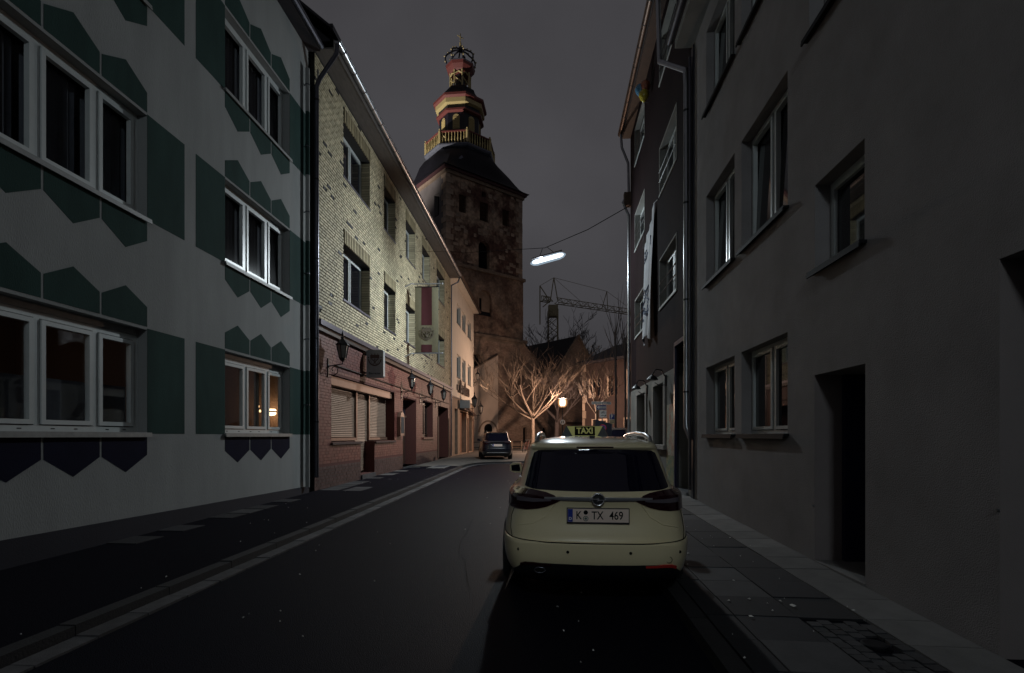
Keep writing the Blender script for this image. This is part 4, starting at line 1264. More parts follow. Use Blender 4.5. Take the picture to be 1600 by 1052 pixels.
for a, b, c, d, _ in hl: mb.box(a - .05, b + .05, -.56, -.5, c - .05, d + .05)
mb.build('window_void', 'void', tower)
for F, nm, mt in ((TW, 'middle_wall', 'tower_mid'), (TL, 'middle_wall', 'tower_side')):
    G = F @ Matrix.Translation((0, .12, 0))
    hh = [(3.68, 5.35, 13.7, 16.3, .35)] if F is TW else []
    mb = MB(G); wall(mb, -.12, TS + .12, 11.7, 18.1, hh); reveals(mb, hh)
    if hh: arch_infill(mb, 3.68, 5.35, 15.465, .35)
    mb.build(nm, mt, tower)
    if hh:
        mb = MB(G); mb.box(3.6, 5.4, -.40, -.35, 13.6, 16.3); mb.build('niche', 'string_stone', tower)
        mb = MB(G); mb.box(4.05, 4.32, -.348, -.34, 13.75, 15.5); mb.build('slit_window', 'void', tower)
        mb = MB(G); mb.prism([(-.34, 14.2), (-.02, 13.4), (-.34, 13.4)], 3.45, 5.7, 'yz'); mb.build('niche_ledge', 'slate', tower)
# far faces of the tower
mb = MB(TW); mb.quad((TS, 0, 0), (TS, -TS, 0), (TS, -TS, 27.4), (TS, 0, 27.4)); mb.quad((0, -TS, 0), (TS, -TS, 0), (TS, -TS, 27.4), (0, -TS, 27.4)); mb.build('rear_wall', 'tower_mid', tower)
for z0_, z1_, pr, nm in ((18.05, 18.35, .32, 'string_course'), (11.45, 11.75, .45, 'string_course'), (11.15, 11.45, .30, 'string_course'), (26.85, 27.15, .22, 'cornice'), (27.15, 27.4, .42, 'cornice')):
    mb = MB(TW); mb.box(-pr, TS + pr, -TS - pr, pr, z0_, z1_); mb.build(nm, 'string_stone' if nm != 'cornice' or z0_ < 27.0 else 'dormer_red', tower)
q_me = [mesh_of(MB().box(-.5, .5, -.02, .07, -.26, .26), 'quoin', 'quoin_stone')]
for j in range(16):
    z = 18.62 + j * .545
    w = (.85, .5)[j % 2]; w2 = (.5, .85)[j % 2]
    for F, x0, ww, sg in ((TW, 0, w, 1), (TW, TS, w2, -1), (TL, 0, w2, 1)):
        m = F.to_3x3().to_4x4(); m.col[3][:3] = F @ Vector((x0 + sg * ww / 2 - sg * .06, 0, z))
        piece('quoin', q_me[0], tower, m @ Matrix.Diagonal((ww * rnd.uniform(.92, 1.06), 1, 1, 1)))
# pale mason stones left in the rubble
for j in range(70):
    x = rnd.uniform(1.0, TS - 1.0); z = rnd.uniform(18.8, 26.9)
    if any(a - .45 < x < b + .45 and c - .3 < z < d + .3 for a, b, c, d in wins + ah): continue
    m = TW.to_3x3().to_4x4(); m.col[3][:3] = TW @ Vector((x, -.03, z))
    piece('stone', q_me[0], tower, m @ Matrix.Diagonal((rnd.uniform(.25, .6), 1, rnd.uniform(.35, .8), 1)))

def ngon_r(th, ap, n=8):
    return ap / max(math.cos(th - 2 * PI * k / n) for k in range(n))
def blend_loft(name, mt, prof, parent):
    mb = MB(CT); N = 32; vs = []
    for z, ap, t in prof:
        for k in range(N):
            th = 2 * PI * k / N
            r = (1 - t) * ngon_r(th, ap, 4) + t * ngon_r(th, ap, 8)
            vs.append((r * math.cos(th), r * math.sin(th), z))
    n = len(prof)
    fs = [(i * N + k, i * N + (k + 1) % N, (i + 1) * N + (k + 1) % N, (i + 1) * N + k) for i in range(n - 1) for k in range(N)]
    fs += [tuple(range(N - 1, -1, -1)), tuple((n - 1) * N + k for k in range(N))]
    mb.add(vs, fs)
    return mb.build(name, mt, parent, smooth=True, angle=28)
hr = blend_loft('bell_roof', 'slate', [(27.4, 5.35, 0), (27.6, 5.02, .04), (27.95, 4.72, .10), (28.5, 4.52, .22), (29.2, 4.36, .42), (30.0, 4.08, .65), (30.7, 3.65, .85), (31.15, 3.2, 1)], tower)
def zz(z):
    if z < 33: return z
    if z < 36.2: return 33 + (z - 33) * .77
    if z < 39.3: return z - .74
    return z - .74 - .25 * min(1, (z - 39.3) / 2)
def octa(name, mt, prof, parent, **k):
    f = 1 / math.cos(PI / 8)
    mb = MB(CT); mb.lathe([(r * f, zz(z)) for r, z in prof], 8, (0, 0, 0), PI / 8)
    return mb.build(name, mt, parent, **k)
for F, x, y in ((TW, 6.7, -1.05), (TW, 2.2, -1.05), (TL, 4.2, -1.05)):
    mb = MB(F); mb.box(x - .28, x + .28, y - .5, y + .40, 28.1, 29.05); o = mb.build('dormer', 'dormer_red', hr)
    mb = MB(F); mb.prism([(x - .38, 29.05), (x + .38, 29.05), (x, 29.5)], y - .5, y + .46); mb.build('dormer_roof', 'lead', o) if False else mb.build('dormer_roof', 'lead', hr)
octa('balcony_floor', 'lead', [(3.1, 30.95), (3.52, 31.15), (3.62, 31.3), (3.62, 31.42)], tower)
octa('balcony_band', 'spire_red', [(3.5, 31.42), (3.5, 31.5)], tower)
rl = octa('balcony_rail', 'spire_red', [(3.56, 32.62), (3.56, 32.74), (3.34, 32.74), (3.34, 32.62)], tower)
f8 = 1 / math.cos(PI / 8)
bal = MB(CT); posts = []
for k in range(8):
    a0, a1 = PI / 8 + 2 * PI * k / 8, PI / 8 + 2 * PI * (k + 1) / 8
    p = Vector((3.45 * f8 * math.cos(a0), 3.45 * f8 * math.sin(a0), 0)); q = Vector((3.45 * f8 * math.cos(a1), 3.45 * f8 * math.sin(a1), 0))
    mb = MB(CT); mb.lathe([(.17, 31.5), (.17, 32.75), (.10, 32.85), (.12, 32.95), (.01, 33.05)], 6, (p.x, p.y, 0)); mb.build('balcony_post', 'gold', tower)
    for i in range(1, 9):
        c = p.lerp(q, i / 9)
        bal.lathe([(.055, 31.5), (.085, 31.85), (.05, 32.3), (.06, 32.62)], 5, (c.x, c.y, 0))
    # scroll bracket behind each post
    d = p.normalized()
    mb = MB(CT); pts = []
    for i in range(12):
        a = -PI / 2 + i * .5; r = .42 * (1 - i / 14)
        e = d * (2.85 + r * math.cos(a)); pts.append((e.x, e.y, 33.0 + r * math.sin(a)))
    mb.tube([tuple(d * 2.3 + Vector((0, 0, 33.6))), tuple(d * 2.45 + Vector((0, 0, 32.7)))] + pts, .09, 6); mb.build('scroll', 'gold', tower)
bal.build('baluster', 'gold', tower, kind='stuff')
octa('drum', 'spire_black', [(2.30, 31.4), (2.30, 32.3), (2.12, 32.5), (2.12, 36.2)], tower)
for k in range(8):
    th = 2 * PI * k / 8
    d = Vector((math.cos(th), math.sin(th), 0)); t = Vector((-d.y, d.x, 0))
    G = CT @ frame(d * 2.12, t, d)
    mb = MB(G)
    n = 8; w = .36
    mb.prism([(-w, 33.7), (w, 33.7)] + [(w * math.cos(PI * i / n), 34.9 + w * math.sin(PI * i / n)) for i in range(n + 1)], 0, .05); lv = mb.build('louver_window', 'gold', tower)
    mb = MB(G)
    for j in range(8): 
        z = 33.8 + j * .16; 
        mb.prism([(.05, z), (.05, z + .10), (.10, z)], -w * .86, w * .86, 'yz')
    mb.build('louver', 'gold', lv)
octa('cornice', 'spire_red', [(2.15, 36.2), (2.42, 36.3), (2.42, 36.5), (2.2, 36.55)], tower)
octa('frieze', 'spire_black', [(2.2, 36.55), (2.2, 37.0)], tower)
octa('cornice', 'gold', [(2.2, 37.0), (2.5, 37.1), (2.5, 37.55), (2.4, 37.56)], tower)
octa('cornice', 'spire_red', [(2.5, 37.56), (2.72, 37.7), (2.72, 37.95), (2.3, 38.0)], tower)
octa('dome', 'slate', [(2.6, 37.98), (2.35, 38.2), (2.0, 38.5), (1.75, 38.9), (1.6, 39.35), (1.35, 39.6), (1.12, 39.75)], tower, smooth=True, angle=35)
for k in range(8):
    a = PI / 8 + 2 * PI * k / 8; x, y = 1.02 * f8 * math.cos(a), 1.02 * f8 * math.sin(a)
    mb = MB(CT); mb.lathe([(r, zz(z)) for r, z in [(.13, 39.7), (.10, 39.9), (.10, 41.5), (.14, 41.65)]], 6, (x, y, 0)); mb.build('lantern_post', 'gold', tower)
    a1 = a + 2 * PI / 8; x1, y1 = 1.02 * f8 * math.cos(a1), 1.02 * f8 * math.sin(a1)
    mb = MB(CT); mb.tube([(x, y, zz(40.1)), (x1, y1, zz(40.95))], .07, 5); mb.build('lantern_brace', 'gold', tower)
    mb = MB(CT); mb.tube([(x, y, zz(41.3)), ((x + x1) / 2, (y + y1) / 2, zz(41.55)), (x1, y1, zz(41.3))], .09, 5); mb.build('lantern_arch', 'gold', tower)
mb = MB(CT); mb.lathe([(.55, zz(39.6)), (.5, zz(41.8))], 8); mb.build('lantern_core', 'spire_black', tower)
octa('cornice', 'spire_red', [(1.0, 41.65), (1.15, 41.8), (1.42, 42.15), (1.50, 42.45), (1.2, 42.5)], tower)
octa('lead_cap', 'lead', [(1.52, 42.46), (1.52, 42.55), (.4, 42.62)], tower)
beads = MB(CT)
for k in range(8):
    a = PI / 8 + 2 * PI * k / 8
    pts = []
    for i in range(11):
        t = i / 10
        r = 1.40 + .32 * math.sin(PI * min(1, t * 1.7)) - 1.35 * t ** 2.2
        z = 41.6 + 1.85 * math.sin(t * PI / 2)
        pts.append((r * math.cos(a), r * math.sin(a), z))
        if i in (1, 3, 5, 7): beads.ball(((r + .10) * math.cos(a), (r + .10) * math.sin(a), z + .05), .095, 6)
    mb = MB(CT); mb.tube(pts, .085, 6); mb.build('crown_arch', 'spire_black', tower)
beads.build('bead', 'gold', tower, kind='stuff')
mb = MB(CT); mb.ball((0, 0, 43.55), .30, 10); mb.build('crown_ball', 'spire_black', tower, smooth=True)
mb = MB(CT); mb.tube([(0, 0, 43.8), (0, 0, 44.3)], .12, 8); mb.build('finial', 'gold', tower)
mb = MB(CT); mb.tube([(0, 0, 44.3), (0, 0, 45.3)], .05, 6); mb.tube([(-.38, 0, 44.95), (.38, 0, 44.95)], .045, 6); mb.build('cross', 'gold', tower)

# lower west wall, aisle, cross gable
nave = thing('church_nave', 'brown plastered lower church wall with round arches, lean-to and steep dark gable roof', 'church', (2, 54, .2))
GW = TW @ Matrix.Translation((0, .3, 0))
mb = MB(GW)
base = [(.8, 2.2, .2, 3.1), (9.4, 10.0, .8, 2.5), (12.2, 12.9, .8, 2.5)]
upw = [(2.75, 3.9, 8.2, 9.7)]
hs = [(a, b, c, d, .35) for a, b, c, d in base + upw]
wall(mb, -.4, 21.8, -.3, 8.0, [h for h in hs if h[2] < 8]); wall(mb, -.4, 11.3, 8.0, 10.0, [h for h in hs if h[2] > 8]); wall(mb, -.4, 9.75, 10.0, 11.15)
mb.add([(9.75, 0, 10.0), (11.3, 0, 10.0), (9.75, 0, 11.15)], [(0, 1, 2)])
mb.add([(11.3, 0, 8.0), (11.35, 0, 8.0), (11.3, 0, 10.0)], [(0, 1, 2)])
reveals(mb, hs)
for a, b, c, d in base + upw: arch_infill(mb, a, b, d - (b - a) / 2, .35)
mb.quad((-.4, 0, 11.15), (-.4, -4, 11.15), (-.4, -4, -.3), (-.4, 0, -.3)); mb.quad((11.3, 0, 10), (11.3, -6, 10), (11.3, -6, 6), (11.3, 0, 6))
mb.build('wall', 'church_render', nave)
mb = MB(GW)
for a, b, c, d in base + upw: mb.box(a - .05, b + .05, -.40, -.35, c - .05, d)
mb.build('window_void', 'void', nave)
mb = MB(GW); mb.prism([(9.6, 11.3), (9.75, 11.22), (11.42, 9.98), (11.42, 10.1), (9.75, 11.38)], -9, .12); mb.build('lean_to_roof', 'slate', nave)
def arc_ring(cx, z0, r0, r1, y0, y1, n=12):
    mb = MB(GW); vs = []
    for i in range(n + 1):
        a = PI * i / n
        for r in (r0, r1):
            for y in (y0, y1): vs.append((cx + r * math.cos(a), y, z0 + r * math.sin(a)))
    fs = []
    for i in range(n):
        b, c = 4 * i, 4 * i + 4
        fs += [(b, b + 2, c + 2, c), (b + 1, b + 3, c + 3, c + 1), (b + 2, b + 3, c + 3, c + 2), (b, b + 1, c + 1, c)]
    mb.add(vs, fs); return mb
for cx, z0, r in ((1.5, 2.3, 1.0), (9.7, 2.0, .55), (12.55, 1.9, 1.15)):
    arc_ring(cx, z0, r, r + .16, 0, .06).build('arch_moulding', 'string_stone', nave)
arc_ring(3.32, 9.15, .62, .95, 0, .05).build('arch_moulding', 'string_stone', nave)
mb = MB(GW); mb.box(-.4, 21.8, 0, .12, -.2, .7); mb.build('plinth', 'stone_brown', nave)
for a, b in ((9.1, 10.3), (11.9, 13.2)):
    mb = MB(GW); mb.box(a, b, 0, .10, .68, .80); mb.build('sill', 'string_stone', nave)
mb = MB(GW); mb.box(15.9, 19.8, 0, .12, 2.85, 3.15); mb.build('beam', 'wood_dark', nave)
# steep cross gable whose ridge runs back from the wall
gx, gz = 17.8, 13.2
mb = MB(GW); mb.add([(13.6, 0, 8.0), (22.0, 0, 8.0), (gx + .02, 0, gz), (gx - .02, 0, gz)], [(0, 1, 2, 3)]); mb.build('gable_wall', 'church_render', nave)
mb = MB(GW); mb.prism([(13.3, 7.6), (gx, gz + .05), (22.3, 7.6), (22.3, 7.35), (gx, gz - .25), (13.3, 7.35)], -22, -.05); mb.build('gable_roof', 'slate', nave)
mb = MB(GW); mb.prism([(13.2, 7.6), (gx, gz + .2), (gx, gz - .15), (13.4, 7.3)], -.05, .22); mb.prism([(22.4, 7.6), (gx, gz + .2), (gx, gz - .15), (22.2, 7.3)], -.05, .22); mb.build('coping', 'string_stone', nave)
mb = MB(GW); mb.box(13.6, 22, -22, -.06, -.3, 7.6); mb.build('aisle', 'church_render', nave)
# added slab, pale and slant-topped to stand for light on the church wall
bt = thing('lit_patch_wall', 'added pale slab with a slanting top, shaped as a patch of light on the church', 'wall', tuple(GW @ Vector((4, .3, .2))))
mb = MB(GW); mb.prism([(2.55, -.2), (5.75, -.2), (5.75, 9.72), (2.55, 7.95)], .02, .40); mb.build('wall', 'lit_patch_render', bt)
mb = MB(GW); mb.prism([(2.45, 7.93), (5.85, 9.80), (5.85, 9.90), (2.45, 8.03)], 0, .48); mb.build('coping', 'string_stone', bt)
mb = MB(GW); mb.prism([(4.0, .9), (5.0, .9)] + [(4.5 + .5 * math.cos(PI * i / 10), 2.25 + .5 * math.sin(PI * i / 10)) for i in range(11)], .39, .41); mb.build('window_void', 'void', bt)
arc_ring(4.5, 1.9, 1.05, 1.2, .40, .46).build('arch_moulding', 'string_stone', bt)

# low fence before the church
fn = thing('low_fence', 'low iron fence with posts running along the foot of the church wall', 'fence', (0, 46.5, .2))
FF = frame((-7.5, 43.5, 0), U, EO)
for i in range(11):
    mb = MB(FF); mb.box(i * 1.2 - .07, i * 1.2 + .07, -.07, .07, .15, 1.05); mb.build('post', 'stone_brown', fn)
for z in (.45, .92):
    mb = MB(FF); mb.box(0, 12, -.03, .03, z, z + .09); mb.build('rail', 'iron', fn)

# red brick house at the right of the square
RH = frame((6.4, 47, 0), Vector((3.6, -5.0, 0)), Vector((-5.0, -3.6, 0)))
rh = thing('brick_house', 'dark red brick house with pale window frames across the square', 'house', (8, 44.5, .2))
hw_ = [(1.35, 2.9, 1.5, 2.85, .2), (5.1, 6.6, 1.5, 2.9, .2), (1.0, 2.2, 4.9, 6.6, .2), (3.2, 4.2, 4.9, 6.6, .2), (5.3, 6.6, 4.6, 7.0, .2)]
mb = MB(RH); wall(mb, 0, 7.2, -.2, 8.0, hw_); reveals(mb, hw_); shell(mb, 0, 7.2, 9, -.2, 8.0); mb.build('wall', 'red_house', rh)
mb = MB(RH); mb.prism([(.45, 7.9), (.45, 8.1), (-4.5, 10.2), (-9, 8.0)], -.3, 7.6, 'yz'); mb.build('roof', 'roof_dark', rh)
for a, b, c, d, _ in hw_[:2]:
    w = window_unit(rh, RH, a, b, c, d, .12, (.5,), 'wood_dark', 'dark_glass', fw=.06, sw=.05)
    mb = MB(RH); rect_ring(mb, a - .16, b + .16, c - .16, d + .16, .155, 0, .08); mb.build('surround', 'quoin_stone', w)
for a, b, c, d, _ in hw_[2:]:
    w = window_unit(rh, RH, a, b, c, d, .12, (.5,), 'wood_dark', 'dark_glass', fw=.06, sw=.05)
    mb = MB(RH); mb.box(a - .2, a, 0, .05, c, d); mb.build('surround', 'quoin_stone', w)
for j in range(11):
    mb = MB(RH); mb.box(-.02, (.42, .28)[j % 2], 0, .05, .3 + j * .7, .96 + j * .7); mb.build('quoin', 'quoin_stone', rh)

# ================================================================== trees
def tree(name, label, pos, H, trunk_h, spread, r0, seed, mt='bark', levels=5, group=None, up=.35, nb=4, twig=None, start=None, rmin=.012, upw=0.12, kid=1.0):
    rr = random.Random(seed)
    t = thing(name, label, 'tree', pos, group)
    P = Vector(pos)
    tb = MB(); cb = MB()
    top = P + Vector((rr.uniform(-.15, .15), rr.uniform(-.15, .15), trunk_h))
    tb.tube([P - Vector((0, 0, .1)), P + Vector((0, 0, .25)), P.lerp(top, .5) + Vector((rr.uniform(-.05, .05), 0, 0)), top], [r0 * 1.35, r0 * 1.05, r0 * .92, r0 * .85], 9, cap=False)
    def grow(p, d, L, r, lev):
        n = 4
        pts = [p]; rad = [r]; q = p; dd = d.copy()
        kids = []
        for i in range(n):
            dd = (dd + Vector((rr.uniform(-1, 1), rr.uniform(-1, 1), rr.uniform(-.6, 1))) * .16 + Vector((0, 0, upw))).normalized()
            q = q + dd * (L / n)
            pts.append(q); rad.append(max(rmin * .6, r * (1 - .16 * (i + 1))))
            if lev > 0 and i >= 1:
                kids.append((q, dd.copy(), rad[-1]))
        cb.tube(pts, rad, 5 if r > .03 else 3, cap=False)
        if lev > 0:
            for (q, e, rk) in kids:
                for _ in range(2 if lev > 1 else rr.choice((1, 2, 2))):
                    if rr.random() > kid: continue
                    a = rr.uniform(0, 2 * PI); s = Vector((math.cos(a), math.sin(a), rr.uniform(-.15, .6))) 
                    nd = (e * rr.uniform(.55, 1.0) + s * rr.uniform(.45, .85)).normalized()
                    grow(q, nd, L * rr.uniform(.48, .78), max(rmin, rk * rr.uniform(.42, .62)), lev - 1)
    for k in range(nb):
        a = 2 * PI * k / nb + rr.uniform(-.4, .4)
        e = Vector((math.cos(a) * spread, math.sin(a) * spread, 1)).normalized()
        grow(top - Vector((0, 0, rr.uniform(0, .4))), e, (H - trunk_h) * rr.uniform(.48, .62), r0 * rr.uniform(.45, .62), levels - 2)
    grow(top, Vector((rr.uniform(-.1, .1), rr.uniform(-.1, .1), 1)), (H - trunk_h) * .62, r0 * .65, levels - 2)
    tb.build('trunk', mt, t, smooth=True)
    cb.build('branches', mt, t, normals=False)
    return t
tree('bare_tree', 'bare tree with lamplit twigs behind the dark car left of the glowing lantern', (1.72, 44.0, .2), 8.9, 3.0, 1.6, .17, 5, levels=5, nb=7, group='bare trees on the square', upw=.05, rmin=.018, kid=.62)
tree('bare_tree', 'bare tree right of the glowing lantern in front of the red brick house', (6.45, 39.5, .2), 7.8, 3.2, .75, .13, 12, levels=4, nb=6, group='bare trees on the square', upw=.09, rmin=.018, kid=.8)
tree('bare_tree', 'darker bare tree with thick forked trunk just behind the glowing lantern', (4.0, 47.5, .2), 8.0, 2.8, 1.3, .24, 23, levels=5, nb=4, upw=.03, mt='bark_dark', group='bare trees on the square')
tree('bare_tree', 'large dark bare tree rising behind the steep church gable roof', (9.4, 88, .2), 19.0, 8.0, 1.5, .45, 31, levels=6, nb=6, mt='bark_dark', rmin=.035, upw=.03, kid=.55)
def pollard(label, pos, h, seed, n):
    rr = random.Random(seed)
    t = thing('pollard_tree', label, 'tree', pos, 'pollarded saplings by the maroon house')
    P = Vector(pos); tb = MB(); cb = MB()
    top = P + Vector((0, 0, h))
    tb.tube([P, P.lerp(top, .5) + Vector((.04, 0, 0)), top, top + Vector((0, 0, .15))], [.07, .06, .075, .06], 8)
    for k in range(n):
        a = rr.uniform(0, 2 * PI); s = rr.uniform(.15, .9); L = rr.uniform(1.6, 3.4)
        d = Vector((math.cos(a) * s, math.sin(a) * s, 1)).normalized(); q = top.copy() - Vector((0, 0, rr.uniform(0, 1.6)))
        pts = [q]
        for i in range(5):
            d = (d + Vector((rr.uniform(-.1, .1), rr.uniform(-.1, .1), .10))).normalized(); q = q + d * L / 5; pts.append(q)
        cb.tube(pts, [.028, .022, .018, .014, .010, .006], 5)
    tb.build('trunk', 'bark_dark', t); cb.build('branches', 'bark_dark', t)
pollard('thin pollarded tree with long upright shoots nearest the maroon house corner', (6.55, 30.2, .2), 6.9, 3, 14)
pollard('thin pollarded tree with long upright shoots a little left of the other sapling', (6.15, 31.0, .2), 7.4, 9, 14)

# ================================================================== crane
cr = thing('tower_crane', 'lattice tower crane with long jib standing far behind the church roof', 'crane', (9.6, 122, 0))
def lattice(name, p, q, w, n, parent, r=.09, tri=False):
    p, q = Vector(p), Vector(q); d = (q - p).normalized()
    a = Vector((0, 0, 1)) if abs(d.z) < .9 else Vector((1, 0, 0))
    u = d.cross(a).normalized(); v = u.cross(d)
    cs = [(-1, -.5), (1, -.5), (0, 1)] if tri else [(-1, -1), (1, -1), (1, 1), (-1, 1)]
    mb = MB()
    P = lambda i, t: p.lerp(q, t) + (u * cs[i][0] + v * cs[i][1]) * w / 2
    for i in range(len(cs)): mb.tube([P(i, 0), P(i, 1)], r, 5)
    for k in range(n):
        for i in range(len(cs)):
            j = (i + 1) % len(cs)
            a_, b_ = (i, j) if k % 2 else (j, i)
            mb.tube([P(a_, k / n), P(b_, (k + 1) / n)], r * .7, 4)
    return mb.build(name, 'crane_paint', parent)
mast = Vector((9.6, 122, 0))
lattice('lattice_mast', mast, mast + Vector((0, 0, 31)), 2.2, 16, cr, .12)
mb = MB(); mb.box(8.5, 10.7, 120.9, 123.1, 29.4, 32.0); mb.build('slewing_unit', 'crane_paint', cr)
jd = Vector((19.6, 11, 0)).normalized(); jt = mast + Vector((0, 0, 33.2))
lattice('lattice_jib', jt + jd * 1.0, jt + jd * 46, 1.7, 34, cr, .09, True)
lattice('lattice_counter_jib', jt - jd * .5, jt - jd * 3.2, 1.5, 4, cr, .11, True)
apex = mast + Vector((.2, 0, 38.6))
mb = MB(); mb.tube([jt + jd * 1.4, apex], .13, 6); mb.tube([jt - jd * .7, apex], .13, 6); mb.build('tower_head', 'crane_paint', cr)
ct = jt - jd * 3.0 + Vector((0, 0, 2.0)); ct = mast + Vector((-3.1, -1, 36.4))
mb = MB(); mb.tube([jt - jd * 1.0, ct], .12, 6); mb.tube([jt - jd * 2.8 + Vector((0, 0, -1.8)), jt - jd * .6], .12, 6); mb.build('counter_strut', 'crane_paint', cr)
j2 = jt + jd * 15.5; j2t = j2 + Vector((.5, 0, 4.3))
mb = MB(); mb.tube([j2 - jd * .9, j2t], .10, 5); mb.tube([j2 + jd * .9, j2t], .10, 5); mb.build('jib_strut', 'crane_paint', cr)
for i, (p, q) in enumerate(((apex, ct), (apex, j2t), (apex, jt + jd * 9.5), (j2t, jt + jd * 26), (ct, ct - Vector((0, 0, 9))), (apex, jt + jd * 1.5))):
    mb = MB(); mb.tube([p, q], .05 if i != 4 else .14, 4); mb.build('tie_rope', 'crane_paint', cr)

# ================================================================== street lighting
def luminaire(label, c, d, wire_pts, group, mt='tube_light'):
    """tube luminaire hung on a cross-street wire; c centre, d direction of the tube"""
    t = thing('street_luminaire', label, 'street lamp', tuple(c), group)
    d = d.normalized(); c = Vector(c)
    y = Vector((0, 0, 1)).cross(d).normalized(); z = d.cross(y)
    G = Matrix.Identity(4); G.col[0][:3] = d; G.col[1][:3] = y; G.col[2][:3] = z; G.col[3][:3] = c
    mb = MB(G); mb.lathe([(.015, -.62), (.055, -.58), (.078, -.48), (.078, .48), (.055, .58), (.015, .62)], 12, (0, 0, 0), axis='x')
    mb.build('tube', mt, t, smooth=True, angle=50)
    mb = MB(G); mb.lathe([(.03, -.70), (.10, -.60), (.135, -.45), (.135, .45), (.10, .60), (.03, .70)], 16, (0, 0, -.02), axis='x'); mb.build('halo_shell', 'tube_halo', t, smooth=True, angle=60)  # added glowing shell that softens the tube's edge
    mb = MB(G); mb.box(-.60, .60, -.07, .07, .125, .16); mb.build('housing', 'void', t)
    mb = MB(G); mb.tube([(-.3, 0, .14), (-.1, 0, .42)], .012, 5); mb.tube([(.3, 0, .14), (.1, 0, .42)], .012, 5); mb.build('hanger', 'void', t)
    mid = c + z * .42
    mb = MB(); mb.tube([wire_pts[0], Vector(wire_pts[0]).lerp(mid, .5) - Vector((0, 0, .12)), mid, mid.lerp(Vector(wire_pts[1]), .5) - Vector((0, 0, .12)), wire_pts[1]], [.006, .006, .012, .016, .016], 5); mb.build('wire', 'void', t)
    return t
luminaire('bright white tube lamp hung on a wire across the street', (1.38, 20.0, 8.36), Vector((1.17, 0.05, .34)), (tuple(lw(21, .0, 9.0)), tuple(rw(19.9, .0, 10.35))), 'white tube lamps hung over the street')
ad = bpy.data.lights.new('luminaire_reflector', 'AREA'); ad.shape = 'RECTANGLE'; ad.size = 1.1; ad.size_y = .10; ad.energy = 780; ad.color = (.86, .95, 1.0)
ao = bpy.data.objects.new('luminaire_reflector', ad)
nz = Vector((-.70, 0, -.71)); ax_ = Vector((1.17, .05, .34)).normalized(); nz = (nz - ax_ * nz.dot(ax_) * .0).normalized()
xz = -nz; xx = Vector((0, 1, 0)).cross(xz).normalized(); yy = xz.cross(xx)
am = Matrix.Identity(4); am.col[0][:3] = xx; am.col[1][:3] = yy; am.col[2][:3] = xz; am.col[3][:3] = Vector((1.38, 20.0, 8.36)) + Vector((.02, 0, -.17))
ao.matrix_world = am @ Matrix.Diagonal((.35, 1, 1, 1)) if False else am
ad.size = .7
C.objects.link(ao)
luminaire('assumed, unseen white tube lamp hung over the street in the part behind the taxi', (-.3, -8.6, 8.4), Vector((1.17, 0.05, .1)), (tuple(lw(-8.5, .0, 9.2)), tuple(rw(-8.5, .0, 9.6))), 'white tube lamps hung over the street', 'tube_light_assumed')  # second tube is unseen, assumed from the light on the taxi's rear

lp = thing('street_lantern', 'glowing warm lantern on a post between the bare trees before the church', 'street lamp', (3.98, 41, .2))
mb = MB(); mb.lathe([(.10, .2), (.10, .9), (.05, 1.0), (.045, 3.75), (.07, 3.85)], 10, (3.98, 41, 0)); mb.build('post', 'iron', lp)
mb = MB(); mb.lathe([(.12, 3.87), (.20, 3.93), (.24, 4.05), (.24, 4.30), (.20, 4.42), (.10, 4.46)], 16, (3.98, 41, 0)); mb.build('globe', 'globe_light', lp, smooth=True, angle=50)
mb = MB(); mb.lathe([(.14, 3.78), (.30, 3.88), (.37, 4.06), (.37, 4.28), (.30, 4.45), (.14, 4.46)], 18, (3.98, 41, 0)); mb.build('globe_halo', 'globe_halo', lp, smooth=True, angle=60)  # outer shell added to give the globe an orange rim of glow
mb = MB(); mb.lathe([(.34, 4.47), (.22, 4.54), (.05, 4.60)], 16, (3.98, 41, 0)); mb.lathe([(.10, 3.84), (.16, 3.87)], 12, (3.98, 41, 0)); mb.build('lantern_cap', 'iron', lp)
rs = thing('round_sign', 'small round pale sign with two dark marks on the lantern post', 'sign', (3.98, 40.9, 2.6))
mb = MB(); mb.lathe([(.20, -.01), (.20, .01)], 20, (3.98, 40.9, 2.62), axis='y'); mb.build('sign_plate', 'sign_white', rs)
for dx in (-.07, .07):
    mb = MB(); mb.box(3.98 + dx - .03, 3.98 + dx + .03, 40.88, 40.888, 2.52, 2.72); mb.build('sign_mark', 'lettering_dark', rs)
mb = MB(); mb.box(3.95, 4.01, 40.9, 40.96, 2.6, 2.64); mb.build('sign_clamp', 'galvanised', rs)

for nm, q, pw, cl_, rad in (('tube_glow', (1.40, 20.0, 8.16), LAMP_WHITE, (.80, .93, 1.0), .05), ('globe_glow', (3.98, 41, 4.18), LAMP_WARM, (1.0, .68, .50), .12)):
    ld = bpy.data.lights.new(nm, 'POINT'); ld.energy = pw; ld.color = cl_; ld.shadow_soft_size = rad
    lo = bpy.data.objects.new(nm, ld); lo.location = q; C.objects.link(lo)

# ================================================================== cars
def catmull(P, t):
    """P (n,k) array, t in [0,n-1]"""
    n = len(P); out = []
    for x in t:
        i = min(int(x), n - 2); f = x - i
        p0 = P[max(i - 1, 0)]; p1 = P[i]; p2 = P[i + 1]; p3 = P[min(i + 2, n - 1)]
        m1 = (p2 - p0) / 2; m2 = (p3 - p1) / 2
        f2, f3 = f * f, f * f * f
        out.append((2 * f3 - 3 * f2 + 1) * p1 + (f3 - 2 * f2 + f) * m1 + (-2 * f3 + 3 * f2) * p2 + (f3 - f2) * m2)
    return np.array(out)

